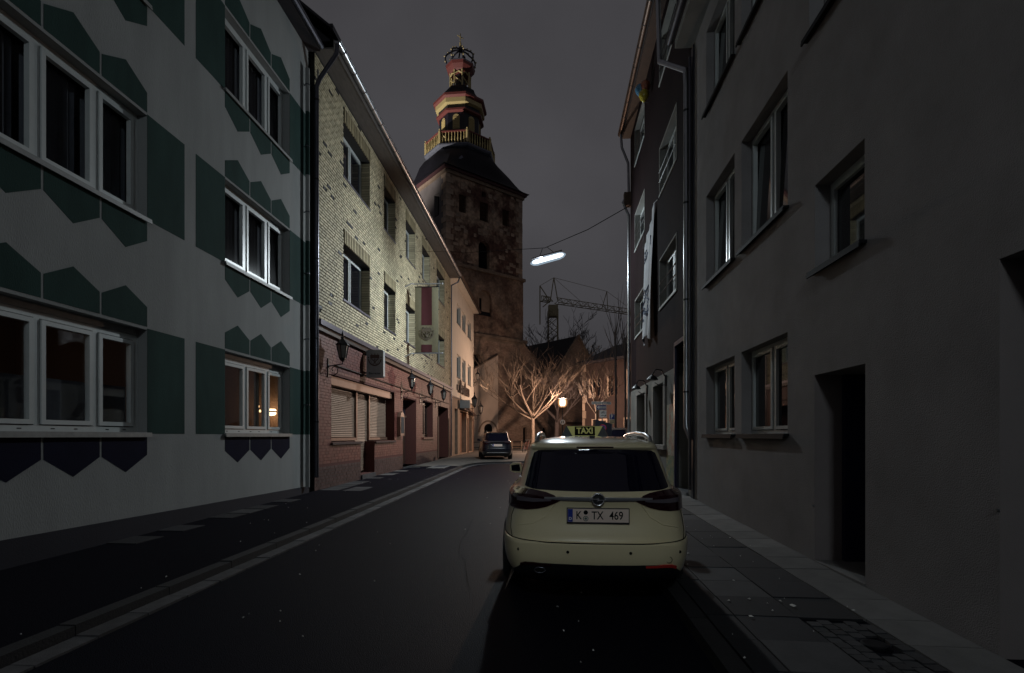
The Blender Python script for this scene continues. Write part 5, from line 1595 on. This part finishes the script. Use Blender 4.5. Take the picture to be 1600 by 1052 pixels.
WAGON = [  # z, rear y, half width, front y, rear corner length factor
    (.20, .30, .80, 4.66, 1.0), (.26, .16, .86, 4.78, 1.0), (.34, .07, .90, 4.86, 1.0), (.44, .020, .918, 4.90, 1.0), (.52, .004, .925, 4.91, 1.0),
    (.600, .000, .926, 4.90, 1.0), (.615, .010, .924, 4.90, 1.0), (.622, .040, .922, 4.90, 1.0), (.70, .058, .922, 4.87, 1.0), (.80, .080, .920, 4.80, 1.0),
    (.90, .085, .915, 4.62, .98), (.97, .070, .905, 4.25, .95), (1.005, .062, .895, 3.95, .92), (1.02, .085, .885, 3.78, .90),
    (1.05, .125, .815, 3.62, .80), (1.12, .195, .785, 3.46, .74), (1.20, .275, .762, 3.28, .68), (1.28, .352, .740, 3.10, .62), (1.36, .425, .718, 2.92, .58),
    (1.395, .455, .706, 2.84, .56), (1.412, .430, .698, 2.76, .55), (1.434, .425, .682, 2.68, .52), (1.458, .46, .655, 2.58, .5), (1.482, .56, .605, 2.44, .5), (1.504, .76, .52, 2.28, .5), (1.520, 1.05, .39, 2.08, .4), (1.528, 1.35, .20, 1.85, .3)]
FR = [(0, 0), (.25, .004), (.47, .016), (.62, .04), (.745, .085), (.835, .16), (.905, .29), (.955, .47), (.985, .72)]
class Car:
    def __init__(s, root, F, paint, hs=1.0):
        s.F = F; s.root = root
        lay = []
        for z, yr, w, yf, cf in WAGON:
            w = w * float(np.interp(z, [.2, .62, .90, 1.05, 1.5], [.965, .96, .925, .925, .925]))
            pts = []
            L = yf - yr
            sc = min(1.0, L / 2.4)
            for fx, dy in FR: pts.append((fx * w, yr + dy * cf * sc))
            a = yr + .95 * cf * sc; b = yf - 1.1 * sc * min(1, cf + .2)
            for k in range(5): pts.append((w, a + (b - a) * k / 4))
            for fx, dy in ((.985, .80), (.94, .48), (.86, .26), (.70, .10), (.5, .04), (.25, .01), (0, 0)): pts.append((fx * w, yf - dy * sc * (.9 if z < .9 else .5)))
            lay.append([(x, y, z * hs) for x, y in pts])
        A = np.array(lay)                      # layers x pts x 3
        nl, npt, _ = A.shape
        tv = []
        for i in range(nl - 1):
            zz = WAGON[i + 1][0] - WAGON[i][0]
            k = 1 if zz < .02 else (2 if zz < .05 else 3)
            tv += [i + j / k for j in range(k)]
        tv.append(nl - 1)
        V = catmull(A.reshape(nl, -1), tv).reshape(len(tv), npt, 3)
        tu = np.linspace(0, npt - 1, (npt - 1) * 2 + 1)
        H = np.stack([catmull(V[i], tu) for i in range(len(V))])
        n1, n2, _ = H.shape
        mir = H[:, ::-1, :].copy(); mir[:, :, 0] *= -1
        R = np.concatenate([H, mir[:, 1:-1, :]], axis=1)
        m = R.shape[1]
        vs = [tuple(map(float, p)) for p in R.reshape(-1, 3)]
        fs = [(i * m + k, i * m + (k + 1) % m, (i + 1) * m + (k + 1) % m, (i + 1) * m + k) for i in range(n1 - 1) for k in range(m)]
        fs.append(tuple((n1 - 1) * m + k for k in range(m))); fs.append(tuple(range(m - 1, -1, -1)))
        s.bvh = BVHTree.FromPolygons([Vector(v) for v in vs], fs)
        mb = MB(F); mb.add(vs, fs)
        s.body = mb.build('body', paint, root, smooth=True, angle=32)
    def hit(s, axis, u, v):
        if axis == 'rear': o, d = Vector((u, -2, v)), Vector((0, 1, 0))
        elif axis == 'left': o, d = Vector((-3, u, v)), Vector((1, 0, 0))
        elif axis == 'right': o, d = Vector((3, u, v)), Vector((-1, 0, 0))
        elif axis == 'top': o, d = Vector((u, v, 4)), Vector((0, 0, -1))
        else: o, d = Vector((u, 9, v)), Vector((0, -1, 0))
        loc, nrm, _, _ = s.bvh.ray_cast(o, d)
        if loc is None: return None
        if nrm.dot(d) > 0: nrm = -nrm
        return loc, nrm
    def patch(s, name, mt, cols, axis='rear', off=.004, nu=28, nv=10, parent=None, skirt=.012, sm=True):
        us = np.array([c[0] for c in cols]); lo = np.array([c[1] for c in cols]); hi = np.array([c[2] for c in cols])
        uu = np.linspace(us[0], us[-1], nu)
        uu = np.unique(np.concatenate([uu, us]))
        l = np.interp(uu, us, lo); h = np.interp(uu, us, hi)
        vs = []; last = None; n = len(uu); inner = []
        for i in range(n):
            for j in range(nv + 1):
                r = s.hit(axis, float(uu[i]), float(l[i] + (h[i] - l[i]) * j / nv))
                if r is None: r = last
                if r is None: r = (Vector((float(uu[i]), 0, float(l[i]))), Vector((0, -1, 0)))
                last = r
                vs.append(tuple(r[0] + r[1] * off)); inner.append(tuple(r[0] - r[1] * skirt))
        k = nv + 1
        fs = [(i * k + j, (i + 1) * k + j, (i + 1) * k + j + 1, i * k + j + 1) for i in range(n - 1) for j in range(nv)]
        b = len(vs)
        rim = [i * k for i in range(n)] + [(n - 1) * k + j for j in range(1, k)] + [i * k + nv for i in range(n - 2, -1, -1)] + [j for j in range(nv - 1, 0, -1)]
        allv = vs + [inner[i] for i in rim]
        for q in range(len(rim)):
            a, c = rim[q], rim[(q + 1) % len(rim)]
            fs.append((a, c, b + (q + 1) % len(rim), b + q))
        mb = MB(s.F); mb.add(allv, fs)
        return mb.build(name, mt, parent or s.root, smooth=sm, angle=40)
    def line(s, name, mt, pts, axis='rear', w=.006, off=.002, parent=None, raised=None):
        P = []
        for a, b in zip(pts[:-1], pts[1:]):
            n = max(2, int(math.hypot(b[0] - a[0], b[1] - a[1]) / .03))
            for i in range(n): P.append((a[0] + (b[0] - a[0]) * i / n, a[1] + (b[1] - a[1]) * i / n))
        P.append(pts[-1])
        q = [s.hit(axis, *p) for p in P]; q = [r for r in q if r]
        mb = MB(s.F); mb.tube([r[0] + r[1] * (off if raised is None else raised) for r in q], w, 5)
        return mb.build(name, mt, parent or s.root)
    def wheels(s, ys=(1.14, 3.88)):
        for y in ys:
            for sg, ax in ((-1, 'left'), (1, 'right')):
                cols = [(y + .40 * math.cos(PI - PI * i / 20), .20, .335 + .40 * math.sin(PI * i / 20)) for i in range(21)]
                s.patch('wheel_arch', 'trim_black', cols, ax, .003, 22, 8)
                w = MB(s.F); w.lathe([(.20, -.11), (.31, -.11), (.335, -.07), (.335, .07), (.31, .11), (.20, .11)], 28, (sg * .795, y, .335), axis='x'); wo = w.build('wheel', 'tyre', s.root, smooth=True, angle=40)
                w = MB(s.F); w.lathe([(.215, .10), (.21, .085), (.06, .07), (.05, .10), (.01, .10)] if sg > 0 else [(.215, -.10), (.21, -.085), (.06, -.07), (.05, -.10), (.01, -.10)], 20, (sg * .795, y, .335), axis='x'); w.build('rim', 'rim', wo)
    def glazing(s, mt='car_glass'):
        out = {}
        out['rear'] = s.patch('rear_window', mt, [(a * .925, l, h) for a, l, h in [(-.695, 1.075, 1.08), (-.675, 1.068, 1.17), (-.64, 1.062, 1.30), (-.615, 1.058, 1.37), (-.57, 1.054, 1.392), (-.3, 1.046, 1.404), (0, 1.043, 1.407), (.3, 1.046, 1.404), (.57, 1.054, 1.392), (.615, 1.058, 1.37), (.64, 1.062, 1.30), (.675, 1.068, 1.17), (.695, 1.075, 1.08)]], 'rear', .003, 40, 12)
        for ax in ('left', 'right'):
            s.patch('side_window', mt, [(.72, 1.12, 1.16), (.95, 1.09, 1.34), (1.25, 1.07, 1.405), (1.75, 1.06, 1.43)], ax, .004, 18, 8)
            s.patch('side_window', mt, [(1.80, 1.06, 1.43), (2.62, 1.045, 1.43)], ax, .004, 14, 8)
            s.patch('side_window', mt, [(2.70, 1.04, 1.42), (3.05, 1.03, 1.30), (3.40, 1.03, 1.13), (3.52, 1.03, 1.06)], ax, .004, 14, 8)
        s.patch('windscreen', mt, [(-.70, 1.08, 1.12), (-.62, 1.06, 1.36), (0, 1.05, 1.44), (.62, 1.06, 1.36), (.70, 1.08, 1.12)], 'front', .004, 24, 8)
        return out
    def mirrors(s, mt):
        for sg in (-1, 1):
            mb = MB(s.F); mb.prism([(sg * .84, 1.00), (sg * .97, 1.00), (sg * 1.03, 1.03), (sg * 1.03, 1.11), (sg * .99, 1.145), (sg * .88, 1.14), (sg * .86, 1.07)], 3.02, 3.22); m_ = mb.build('mirror', mt, s.root)
            mb = MB(s.F); mb.prism([(sg * .88, 1.02), (sg * 1.005, 1.03), (sg * 1.01, 1.11), (sg * .89, 1.12)], 3.012, 3.019); mb.build('mirror_glass', 'car_glass', m_)
            mb = MB(s.F); mb.box(min(sg * .74, sg * .87), max(sg * .74, sg * .87), 3.08, 3.18, 1.0, 1.04); mb.build('mirror_arm', 'trim_black', m_)
    def rails(s, mt='chrome'):
        for sg in (-1, 1):
            pts = [(sg * .55, .66, 1.462), (sg * .548, .74, 1.512), (sg * .545, .95, 1.540), (sg * .535, 1.5, 1.558), (sg * .525, 2.1, 1.545), (sg * .52, 2.36, 1.515), (sg * .515, 2.42, 1.47)]
            mb = MB(s.F); mb.tube(pts, .024, 8); mb.build('roof_rail', 'zinc' if mt == 'chrome' else mt, s.root, smooth=True, angle=60)
    def lights(s):
        for sg in (-1, 1):
            c = [(.345, .972, .984), (.40, .945, 1.005), (.48, .912, 1.030), (.56, .892, 1.043), (.66, .880, 1.052), (.76, .876, 1.052), (.83, .878, 1.040), (.865, .890, 1.02)]
            if sg < 0: c = [(-a, l, h) for a, l, h in reversed(c)]
            c = [(a * .93, l, h) for a, l, h in c]
            t = s.patch('tail_light', 'lamp_red', c, 'rear', .010, 26, 8)
            c = [(.40, .968, .985), (.55, .956, .988), (.70, .955, .995)]
            if sg < 0: c = [(-a, l, h) for a, l, h in reversed(c)]
            s.patch('light_guide', 'lamp_clear', c, 'rear', .016, 14, 3, parent=t)
    def plate(s, txt=None, z=.845, w=.26, h=.057):
        y = min(s.hit('rear', x, z + dz)[0].y for x in (-.25, 0, .25) for dz in (-.05, .05)) - .012
        pf = MB(s.F); pf.box(-w - .008, w + .008, y - .008, y + .03, z - h - .014, z + h + .006); p = pf.build('plate_holder', 'trim_black', s.root)
        pb = MB(s.F); pb.box(-w, w, y - .013, y - .0085, z - h, z + h); pp = pb.build('number_plate', 'plate_white', p)
        pb = MB(s.F); pb.box(-w + .002, -w + .044, y - .0145, y - .0125, z - h + .002, z + h - .002); pb.build('euro_band', 'plate_blue', p)
        if txt:
            T = s.F @ frame((0, y - .0135, z), (1, 0, 0), (0, -1, 0))
            R_ = Matrix.Identity(4); R_.col[0][:3] = s.F.to_3x3() @ Vector((1, 0, 0)); R_.col[1][:3] = (0, 0, 1); R_.col[2][:3] = s.F.to_3x3() @ Vector((0, -1, 0))
            for body, x, sz, sx_ in txt:
                Q = R_.copy(); Q.col[3][:3] = s.F @ Vector((x, y - .0135, z - .002))
                text('plate_text', body, 'seam', p, Q, sz, .0008, .0011, sx_)
            Q = R_.copy(); Q.col[3][:3] = s.F @ Vector((-w + .023, y - .015, z - .028))
            text('plate_text', 'D', 'sign_white', p, Q, .034, .0005, .001, 1)
            for dz, m_, r in ((.026, 'seam', .019), (-.026, 'plate_seal', .023)):
                mb = MB(s.F); mb.lathe([(r, -.0008), (r, .0008)], 18, (-.105, y - .0142, z + dz), axis='y'); mb.build('plate_seal', m_, p)
            mb = MB(s.F); mb.torus((-.105, y - .0152, z - .026), .014, .003, 16, 5); mb.build('seal_mark', 'plate_white', p)
        return y
    def seams(s):
        s.line('bumper_seam', 'seam', [(-.905, .640), (-.75, .622), (-.4, .613), (0, .611), (.4, .613), (.75, .622), (.905, .640)], 'rear', .006, .001)
        for sg in (-1, 1):
            s.line('tailgate_seam', 'seam', [(sg * .755, .622), (sg * .775, .70), (sg * .77, .80), (sg * .74, .878)], 'rear', .004, .0005)

# ---- the taxi
hd = Vector((.087, 1, 0)).normalized(); rt = Vector((hd.y, -hd.x, 0))
ty = 4.42; tx = .735
zt = zroad(6.2) + .0
CF = frame((tx, ty, zt), rt, hd)
taxi = thing('parked_car', 'pale yellow estate taxi with a lit-style roof sign parked at the right kerb', 'taxi', (tx + .2, ty + 2.4, zt))
T_ = Car(taxi, CF, 'taxi_paint')
T_.glazing(); T_.wheels(); T_.mirrors('taxi_paint'); T_.rails(); T_.lights(); T_.seams()
T_.patch('diffuser', 'trim_black', [(-.80, .205, .25), (-.74, .205, .33), (-.66, .205, .405), (-.55, .205, .432), (0, .205, .425), (.55, .205, .432), (.66, .205, .405), (.74, .205, .33), (.80, .205, .25)], 'rear', .006, 40, 6)
T_.patch('chrome_strip', 'chrome_strip', [(-.46, .988, 1.000), (-.30, .975, 1.002), (0, .970, 1.002), (.30, .975, 1.002), (.46, .988, 1.000)], 'rear', .014, 30, 4)
py_ = T_.plate([('K', -.165, .098, .78), ('TX', -.005, .098, .78), ('469', .155, .098, .80)])
ye = T_.hit('rear', 0, .985)[0].y - .018
em = MB(CF); em.torus((0, ye - .006, .985), .050, .0065, 30, 8); eo = em.build('emblem_ring', 'chrome', taxi, smooth=True)
em = MB(CF); em.lathe([(.046, 0), (.046, .012)], 24, (0, ye, .985), axis='y'); em.build('emblem_disc', 'trim_black', eo)
em = MB(CF); em.prism([(-.062, .991), (-.012, .991), (.006, .999), (.006, .985), (.062, .981), (.062, .977), (.014, .977), (-.008, .969), (-.004, .984), (-.062, .987)], ye - .013, ye - .006); em.build('emblem_bolt', 'chrome', eo)
for u, v in ((-.69, .535), (-.26, .537), (.27, .537), (.70, .535)):
    l, n = T_.hit('rear', u, v)
    mb = MB(CF); mb.lathe([(.013, -.004), (.013, .006)], 14, tuple(l), axis='y'); mb.build('parking_sensor', 'seam', taxi)
l, n = T_.hit('rear', .60, .475); mb = MB(CF); mb.torus((l.x, l.y - .001, l.z), .026, .0022, 22, 5); mb.build('tow_cover', 'seam', taxi)
for sg in (-1, 1):
    c = [(.40, .408, .424), (.56, .410, .434), (.63, .405, .430), (.67, .385, .415)]
    if sg < 0: c = [(-a, b, d) for a, b, d in reversed(c)]
    T_.patch('reflector', 'reflector_red' if sg > 0 else 'lamp_red', c, 'rear', .011, 12, 3)
for sg in (-1,):
    mb = MB(CF); mb.prism([(sg * .50 + .045 * math.cos(2 * PI * i / 18), .372 + .022 * math.sin(2 * PI * i / 18)) for i in range(18)], .035, .12); ex_ = mb.build('exhaust', 'seam', taxi)
    mb = MB(CF); mb.tube([(sg * .50 + .047 * math.cos(2 * PI * i / 18), .034, .372 + .024 * math.sin(2 * PI * i / 18)) for i in range(19)], .005, 5); mb.build('exhaust_trim', 'zinc_dark', ex_, smooth=True)
# creases below the lamps, spoiler brake light, antenna, door seams, handles
for sg in (-1, 1):
    T_.line('crease', 'taxi_paint', [(sg * .37, .94), (sg * .45, .83), (sg * .56, .765), (sg * .70, .735)], 'rear', .009, -.003)
T_.patch('brake_light', 'lamp_red', [(-.17, 1.420, 1.430), (.17, 1.420, 1.430)], 'rear', .004, 8, 2)
mb = MB(CF); mb.prism([(.80, 1.49), (1.0, 1.50), (.98, 1.51), (.84, 1.533), (.82, 1.533)], -.025, .025, 'yz'); mb.build('antenna_fin', 'trim_black', taxi)
for ax in ('left', 'right'):
    for y0 in (1.78, 2.66, 3.55):
        T_.line('door_seam', 'seam', [(y0, .34), (y0, .9), (y0 - (.05 if y0 < 2 else 0), 1.03)], ax, .004, .0005)
    for y0 in (1.92, 2.80):
        T_.line('door_handle', 'chrome', [(y0, .93), (y0 + .20, .935)], ax, .012, raised=.02)
    T_.line('window_trim', 'chrome', [(.72, 1.13), (.95, 1.08), (1.25, 1.058), (1.8, 1.047), (2.6, 1.035), (3.5, 1.02)], ax, .007, .006)
# roof sign
sy = 2.28
rsn = thing('taxi_sign', 'black and yellow TAXI sign standing on the roof of the pale yellow car', 'taxi sign', tuple(CF @ Vector((0, sy, 1.5))))
G = CF @ Matrix.Translation((0, sy, 1.512))
mb = MB(G); mb.add([(-.30, -.09, 0), (.29, -.09, 0), (.29, .09, 0), (-.30, .09, 0), (-.235, -.045, .145), (.235, -.045, .145), (.235, .045, .145), (-.235, .045, .145)], [(0, 3, 2, 1), (4, 5, 6, 7), (0, 1, 5, 4), (1, 2, 6, 5), (2, 3, 7, 6), (3, 0, 4, 7)])
mb.build('sign_body', 'trim_black', rsn)
n = Vector((0, -.145, .045)).normalized()
def sp(x, v, off): return (x, -.09 + .045 * v - .955 * off, .145 * v + .296 * off)
def spoly(name, mt, pts, off):
    mb = MB(G); k = len(pts)
    mb.add([sp(x, v, off) for x, v in pts] + [sp(x, v, -.002) for x, v in pts], [tuple(range(k)), tuple(range(2 * k - 1, k - 1, -1))] + [(i, i + k, (i + 1) % k + k, (i + 1) % k) for i in range(k)])
    return mb.build(name, mt, rsn)
spoly('yellow_panel', 'taxi_yellow', [(-.152, .06), (.152, .06), (.225, .97), (-.225, .97)], .003)
spoly('black_panel', 'seam', [(-.128, .16), (.128, .16), (.128, .93), (-.128, .93)], .005)
Q = Matrix.Identity(4)
r3 = CF.to_3x3()
Q.col[0][:3] = r3 @ Vector((1, 0, 0)); Q.col[1][:3] = r3 @ Vector((0, .296, .955)); Q.col[2][:3] = r3 @ Vector((0, -.955, .296)); Q.col[3][:3] = G @ Vector(sp(0, .545, .006))
text('lettering', 'TAXI', 'taxi_yellow', rsn, Q, .108, .001, .004, .86)
for sg in (-1, 1):
    mb = MB(G); x = sg * .268
    mb.add([(sg * .295, -.08, .01), (sg * .295, .08, .01), (sg * .242, .035, .135), (sg * .242, -.035, .135)], [(0, 1, 2, 3)])
    mb.add([(sg * .299, -.08, .012), (sg * .299, .08, .012), (sg * .246, .035, .137), (sg * .246, -.035, .137)], [(0, 1, 2, 3)])
    mb.build('sign_lens', 'taxi_lens', rsn)
for x in (-.18, .18):
    mb = MB(G); mb.box(x - .03, x + .03, -.05, .05, -.035, .0); mb.build('sign_foot', 'trim_black', rsn)

# ---- other cars
def other_car(label, pos, hdir, paint, hs=1.0, group=None, rails='chrome', plate=True):
    h = Vector(hdir).normalized(); r = Vector((h.y, -h.x, 0))
    t = thing('parked_car', label, 'car', pos, group)
    F = frame(pos, r, h) @ Matrix.Diagonal((.98, .98, hs, 1))
    c = Car(t, F, paint)
    c.glazing(); c.wheels(); c.mirrors(paint); c.lights(); c.seams()
    if rails: c.rails(rails)
    c.patch('diffuser', 'trim_black', [(-.8, .205, .25), (-.66, .205, .37), (.66, .205, .37), (.8, .205, .25)], 'rear', .005, 24, 4)
    c.patch('chrome_strip', 'chrome', [(-.52, .985, 1.0), (0, .98, 1.0), (.52, .985, 1.0)], 'rear', .012, 16, 2)
    c.line('bumper_strip', 'chrome', [(-.6, .39), (-.45, .405), (.45, .405), (.6, .39)], 'rear', .012, .006)
    if plate: c.plate([('K', -.165, .098, .78), ('DX', -.02, .098, .78), ('124', .15, .098, .8)] if False else None, .80)
    return c
other_car('black estate car parked on the square at the far end of the street', (-.78, 28.3, .215), (-.10, 1, 0), 'car_black', 1.02)
other_car('brownish car roof showing behind the taxi near the maroon house corner', (4.85, 25.2, .23), (.35, 1, 0), 'car_brown', 1.14, 'cars parked past the maroon house', None)
other_car('silver car parked close to the maroon house corner farther right', (6.0, 27.6, .23), (.75, 1, 0), 'car_silver', 1.12, 'cars parked past the maroon house', None)

# ================================================================== signs on the square
def sign_text_bars(F, s0, s1, z, h, parent, mt='lettering_dark', y=.016, seed=1):
    rr = random.Random(seed); mb = MB(F); x = s0
    while x < s1:
        w = rr.uniform(.022, .045); hh = h * rr.choice((.6, .6, .6, 1.0))
        mb.box(x, min(x + w, s1), y - .001, y, z - h * .3, z - h * .3 + hh)
        x += w + rr.choice((.010, .010, .012))
    return mb.build('lettering', mt, parent)
px_, py2, pz = 5.72, 33.0, .2
sp_ = thing('sign_post', 'galvanised sign post carrying street name plates, a one way arrow and a bicycle plate', 'sign post', (px_, py2, pz))
mb = MB(); mb.tube([(px_, py2, pz), (px_, py2, 3.75)], .038, 10); mb.build('post', 'galvanised', sp_)
for k, (dx, dy, L) in enumerate(((-1, -.12, .66), (1, .42, .60))):
    e = Vector((dx, dy, 0)).normalized(); ex = e if dx > 0 else -e
    F = frame(Vector((px_, py2 - .05, 3.62)) + e * .03, ex, Vector((ex.y, -ex.x, 0)))
    a, b = (0, L) if dx > 0 else (-L, 0)
    mb = MB(F); mb.box(a, b, -.006, .012, -.085, .085); so = mb.build('street_name_plate', 'sign_white', sp_)
    sign_text_bars(F, a + .06, b - .06, 0, .075, so, seed=k + 4)
F = frame((px_ - .06, py2 - .07, 3.34), (1, 0, 0), (0, -1, 0))
mb = MB(F); mb.box(-.33, .31, -.006, .006, -.155, .155); ow = mb.build('one_way_plate', 'sign_white', sp_)
mb = MB(F); mb.box(-.315, .295, .006, .009, -.14, .14); mb.build('blue_field', 'sign_blue', ow)
mb = MB(F); mb.prism([(-.29, 0), (-.15, .115), (-.15, .06), (.265, .06), (.265, -.06), (-.15, -.06), (-.15, -.115)], .009, .012); mb.build('arrow', 'sign_white', ow)
sign_text_bars(F, -.12, .24, 0, .06, ow, y=.0145, seed=9)
F = frame((px_ + .04, py2 - .07, 2.93), (1, 0, 0), (0, -1, 0))
mb = MB(F); mb.box(-.22, .22, -.006, .006, -.22, .22); bp = mb.build('bicycle_plate', 'sign_white', sp_)
mb = MB(F)
for x in (-.075, .075): mb.torus((x, .009, .07), .055, .008, 18, 4)
mb.tube([(-.075, .009, .07), (-.03, .009, .145), (.05, .009, .145), (.075, .009, .07)], .008, 4); mb.tube([(-.03, .009, .145), (0, .009, .07), (.05, .009, .145)], .008, 4); mb.tube([(-.075, .009, .07), (0, .009, .07)], .008, 4); mb.tube([(.03, .009, .18), (.05, .009, .145)], .008, 4)
mb.build('bicycle_symbol', 'lettering_dark', bp)
F2 = F @ Matrix.Translation((0, 0, -.10)); sign_text_bars(F2, -.13, .06, 0, .07, bp, y=.010, seed=12)
mb = MB(F); mb.prism([(.05, -.15), (.19, -.15), (.19, -.04)], .006, .010); mb.build('arrow', 'lettering_dark', bp)

pk = thing('parking_sign', 'blue P parking sign with an ochre plate below, right of the sign post', 'sign', (6.38, 33.2, .2))
mb = MB(); mb.tube([(6.38, 33.26, .2), (6.38, 33.26, 3.0)], .03, 8); mb.build('post', 'galvanised', pk)
F = frame((6.38, 33.2, 2.75), (1, 0, 0), (0, -1, 0))
mb = MB(F); mb.box(-.17, .17, -.005, .005, -.17, .17); pp_ = mb.build('parking_plate', 'sign_white', pk)
mb = MB(F); mb.box(-.158, .158, .005, .008, -.158, .158); mb.build('blue_field', 'sign_blue', pp_)
Q = Matrix.Identity(4); Q.col[0][:3] = (1, 0, 0); Q.col[1][:3] = (0, 0, 1); Q.col[2][:3] = (0, -1, 0); Q.col[3][:3] = (6.37, 33.19, 2.75)
text('lettering', 'P', 'sign_white', pk, Q, .34, .001, .006, .85)
mb = MB(F); mb.box(-.17, .17, -.005, .005, -.44, -.18); o = mb.build('extra_plate', 'sign_ochre', pk)
for k in range(2): sign_text_bars(F @ Matrix.Translation((0, 0, -.26 - .10 * k)), -.12, .12, 0, .05, o, y=.008, seed=20 + k)

nb_ = thing('panel_cabinet', 'dark slant-topped cabinet with a round blue and red sign behind the taxi sign', 'cabinet', (4.2, 23.9, .22))
mb = MB(); mb.prism([(3.83, .22), (4.58, .22), (4.58, 2.10), (3.83, 2.30)], 23.9, 24.6); mb.build('cabinet_body', 'door_black', nb_)
mb = MB(); mb.lathe([(.17, -.006), (.17, .006)], 24, (4.16, 23.88, 1.90), axis='y'); rd = mb.build('round_sign_plate', 'sign_red', nb_)
mb = MB(); mb.lathe([(.135, -.004), (.135, .004)], 24, (4.16, 23.87, 1.90), axis='y'); mb.build('blue_field', 'sign_blue', rd)
mb = MB(); mb.prism([(4.06, 1.98), (4.08, 2.0), (4.26, 1.82), (4.24, 1.80)], 23.862, 23.866); mb.build('red_bar', 'sign_red', rd)

# ================================================================== bicycle leaning by the tree
bk = thing('bicycle', 'bicycle parked at the foot of the lamplit bare tree', 'bicycle', (1.15, 40.6, .2))
F = frame((1.15, 40.6, .2), (.45, .9, 0), (.9, -.45, 0))
for x in (-.52, .52):
    mb = MB(F); mb.torus((x, 0, .34), .32, .022, 26, 6); w = mb.build('wheel', 'tyre', bk)
    mb = MB(F)
    for k in range(8):
        a = PI * k / 8; mb.tube([(x + .31 * math.cos(a), 0, .34 + .31 * math.sin(a)), (x - .31 * math.cos(a), 0, .34 - .31 * math.sin(a))], .004, 3)
    mb.build('spoke', 'zinc', w)
mb = MB(F); mb.tube([(-.52, 0, .34), (-.18, 0, .86), (.36, 0, .80), (.06, 0, .32), (-.52, 0, .34)], .02, 6); mb.tube([(-.18, 0, .86), (.06, 0, .32)], .02, 6); mb.tube([(.36, 0, .80), (.52, 0, .34)], .018, 6); mb.tube([(.36, 0, .80), (.33, 0, 1.0)], .016, 6); mb.build('frame', 'spire_red', bk)
mb = MB(F); mb.tube([(.28, -.28, 1.02), (.35, -.1, 1.03), (.35, .1, 1.03), (.28, .28, 1.02)], .014, 6); mb.build('handlebar', 'zinc', bk)
mb = MB(F); mb.prism([(-.34, .93), (-.05, .95), (-.05, .99), (-.34, 1.0)], -.07, .07); mb.tube([(-.18, 0, .86), (-.2, 0, .95)], .015, 5); mb.build('saddle', 'tyre', bk)
mb = MB(F); mb.lathe([(.03, 0), (.045, .05)], 10, (.40, .0, .88), axis='x'); mb.build('headlight', 'chrome', bk)

# assumed source, added out of view to brighten the gilded lantern of the tower
fl = thing('assumed_floodlight', 'assumed unseen spotlight on a mast behind the brick house aimed at the tower lantern', 'assumed_floodlight', (-25, 47, .2))
mb = MB(); mb.box(-25.25, -24.75, 46.8, 47.0, 13.8, 14.2); mb.build('lamp_body', 'iron', fl)
mb = MB(); mb.tube([(-25, 46.9, .2), (-25, 46.9, 13.8)], .08, 8); mb.build('mast', 'iron', fl)
ld = bpy.data.lights.new('assumed_floodlight_beam', 'SPOT'); ld.energy = 34000; ld.color = (1.0, .93, .84); ld.spot_size = math.radians(44); ld.spot_blend = .95; ld.shadow_soft_size = .15  # beam added to light the spire, its lamp only assumed
lo = bpy.data.objects.new('assumed_floodlight_beam', ld); lo.location = (-24.6, 47.3, 14.4)
lo.rotation_euler = (Vector((-5.62, 56.65, 38.5)) - Vector((-24.6, 47.3, 14.4))).to_track_quat('-Z', 'Y').to_euler()
C.objects.link(lo)

# beam added beside the unlit corner lantern to brighten the added slanting slab
ld = bpy.data.lights.new('added_slab_beam', 'SPOT'); ld.energy = 170; ld.color = (1.0, .70, .50); ld.spot_size = math.radians(58); ld.spot_blend = .5; ld.shadow_soft_size = .06
lo = bpy.data.objects.new('added_slab_beam', ld); lo.location = lw(43.5, .75, 5.4)
lo.rotation_euler = (TW @ Vector((5.5, .7, 8.6)) - lw(43.5, .75, 5.4)).to_track_quat('-Z', 'Y').to_euler()
C.objects.link(lo)
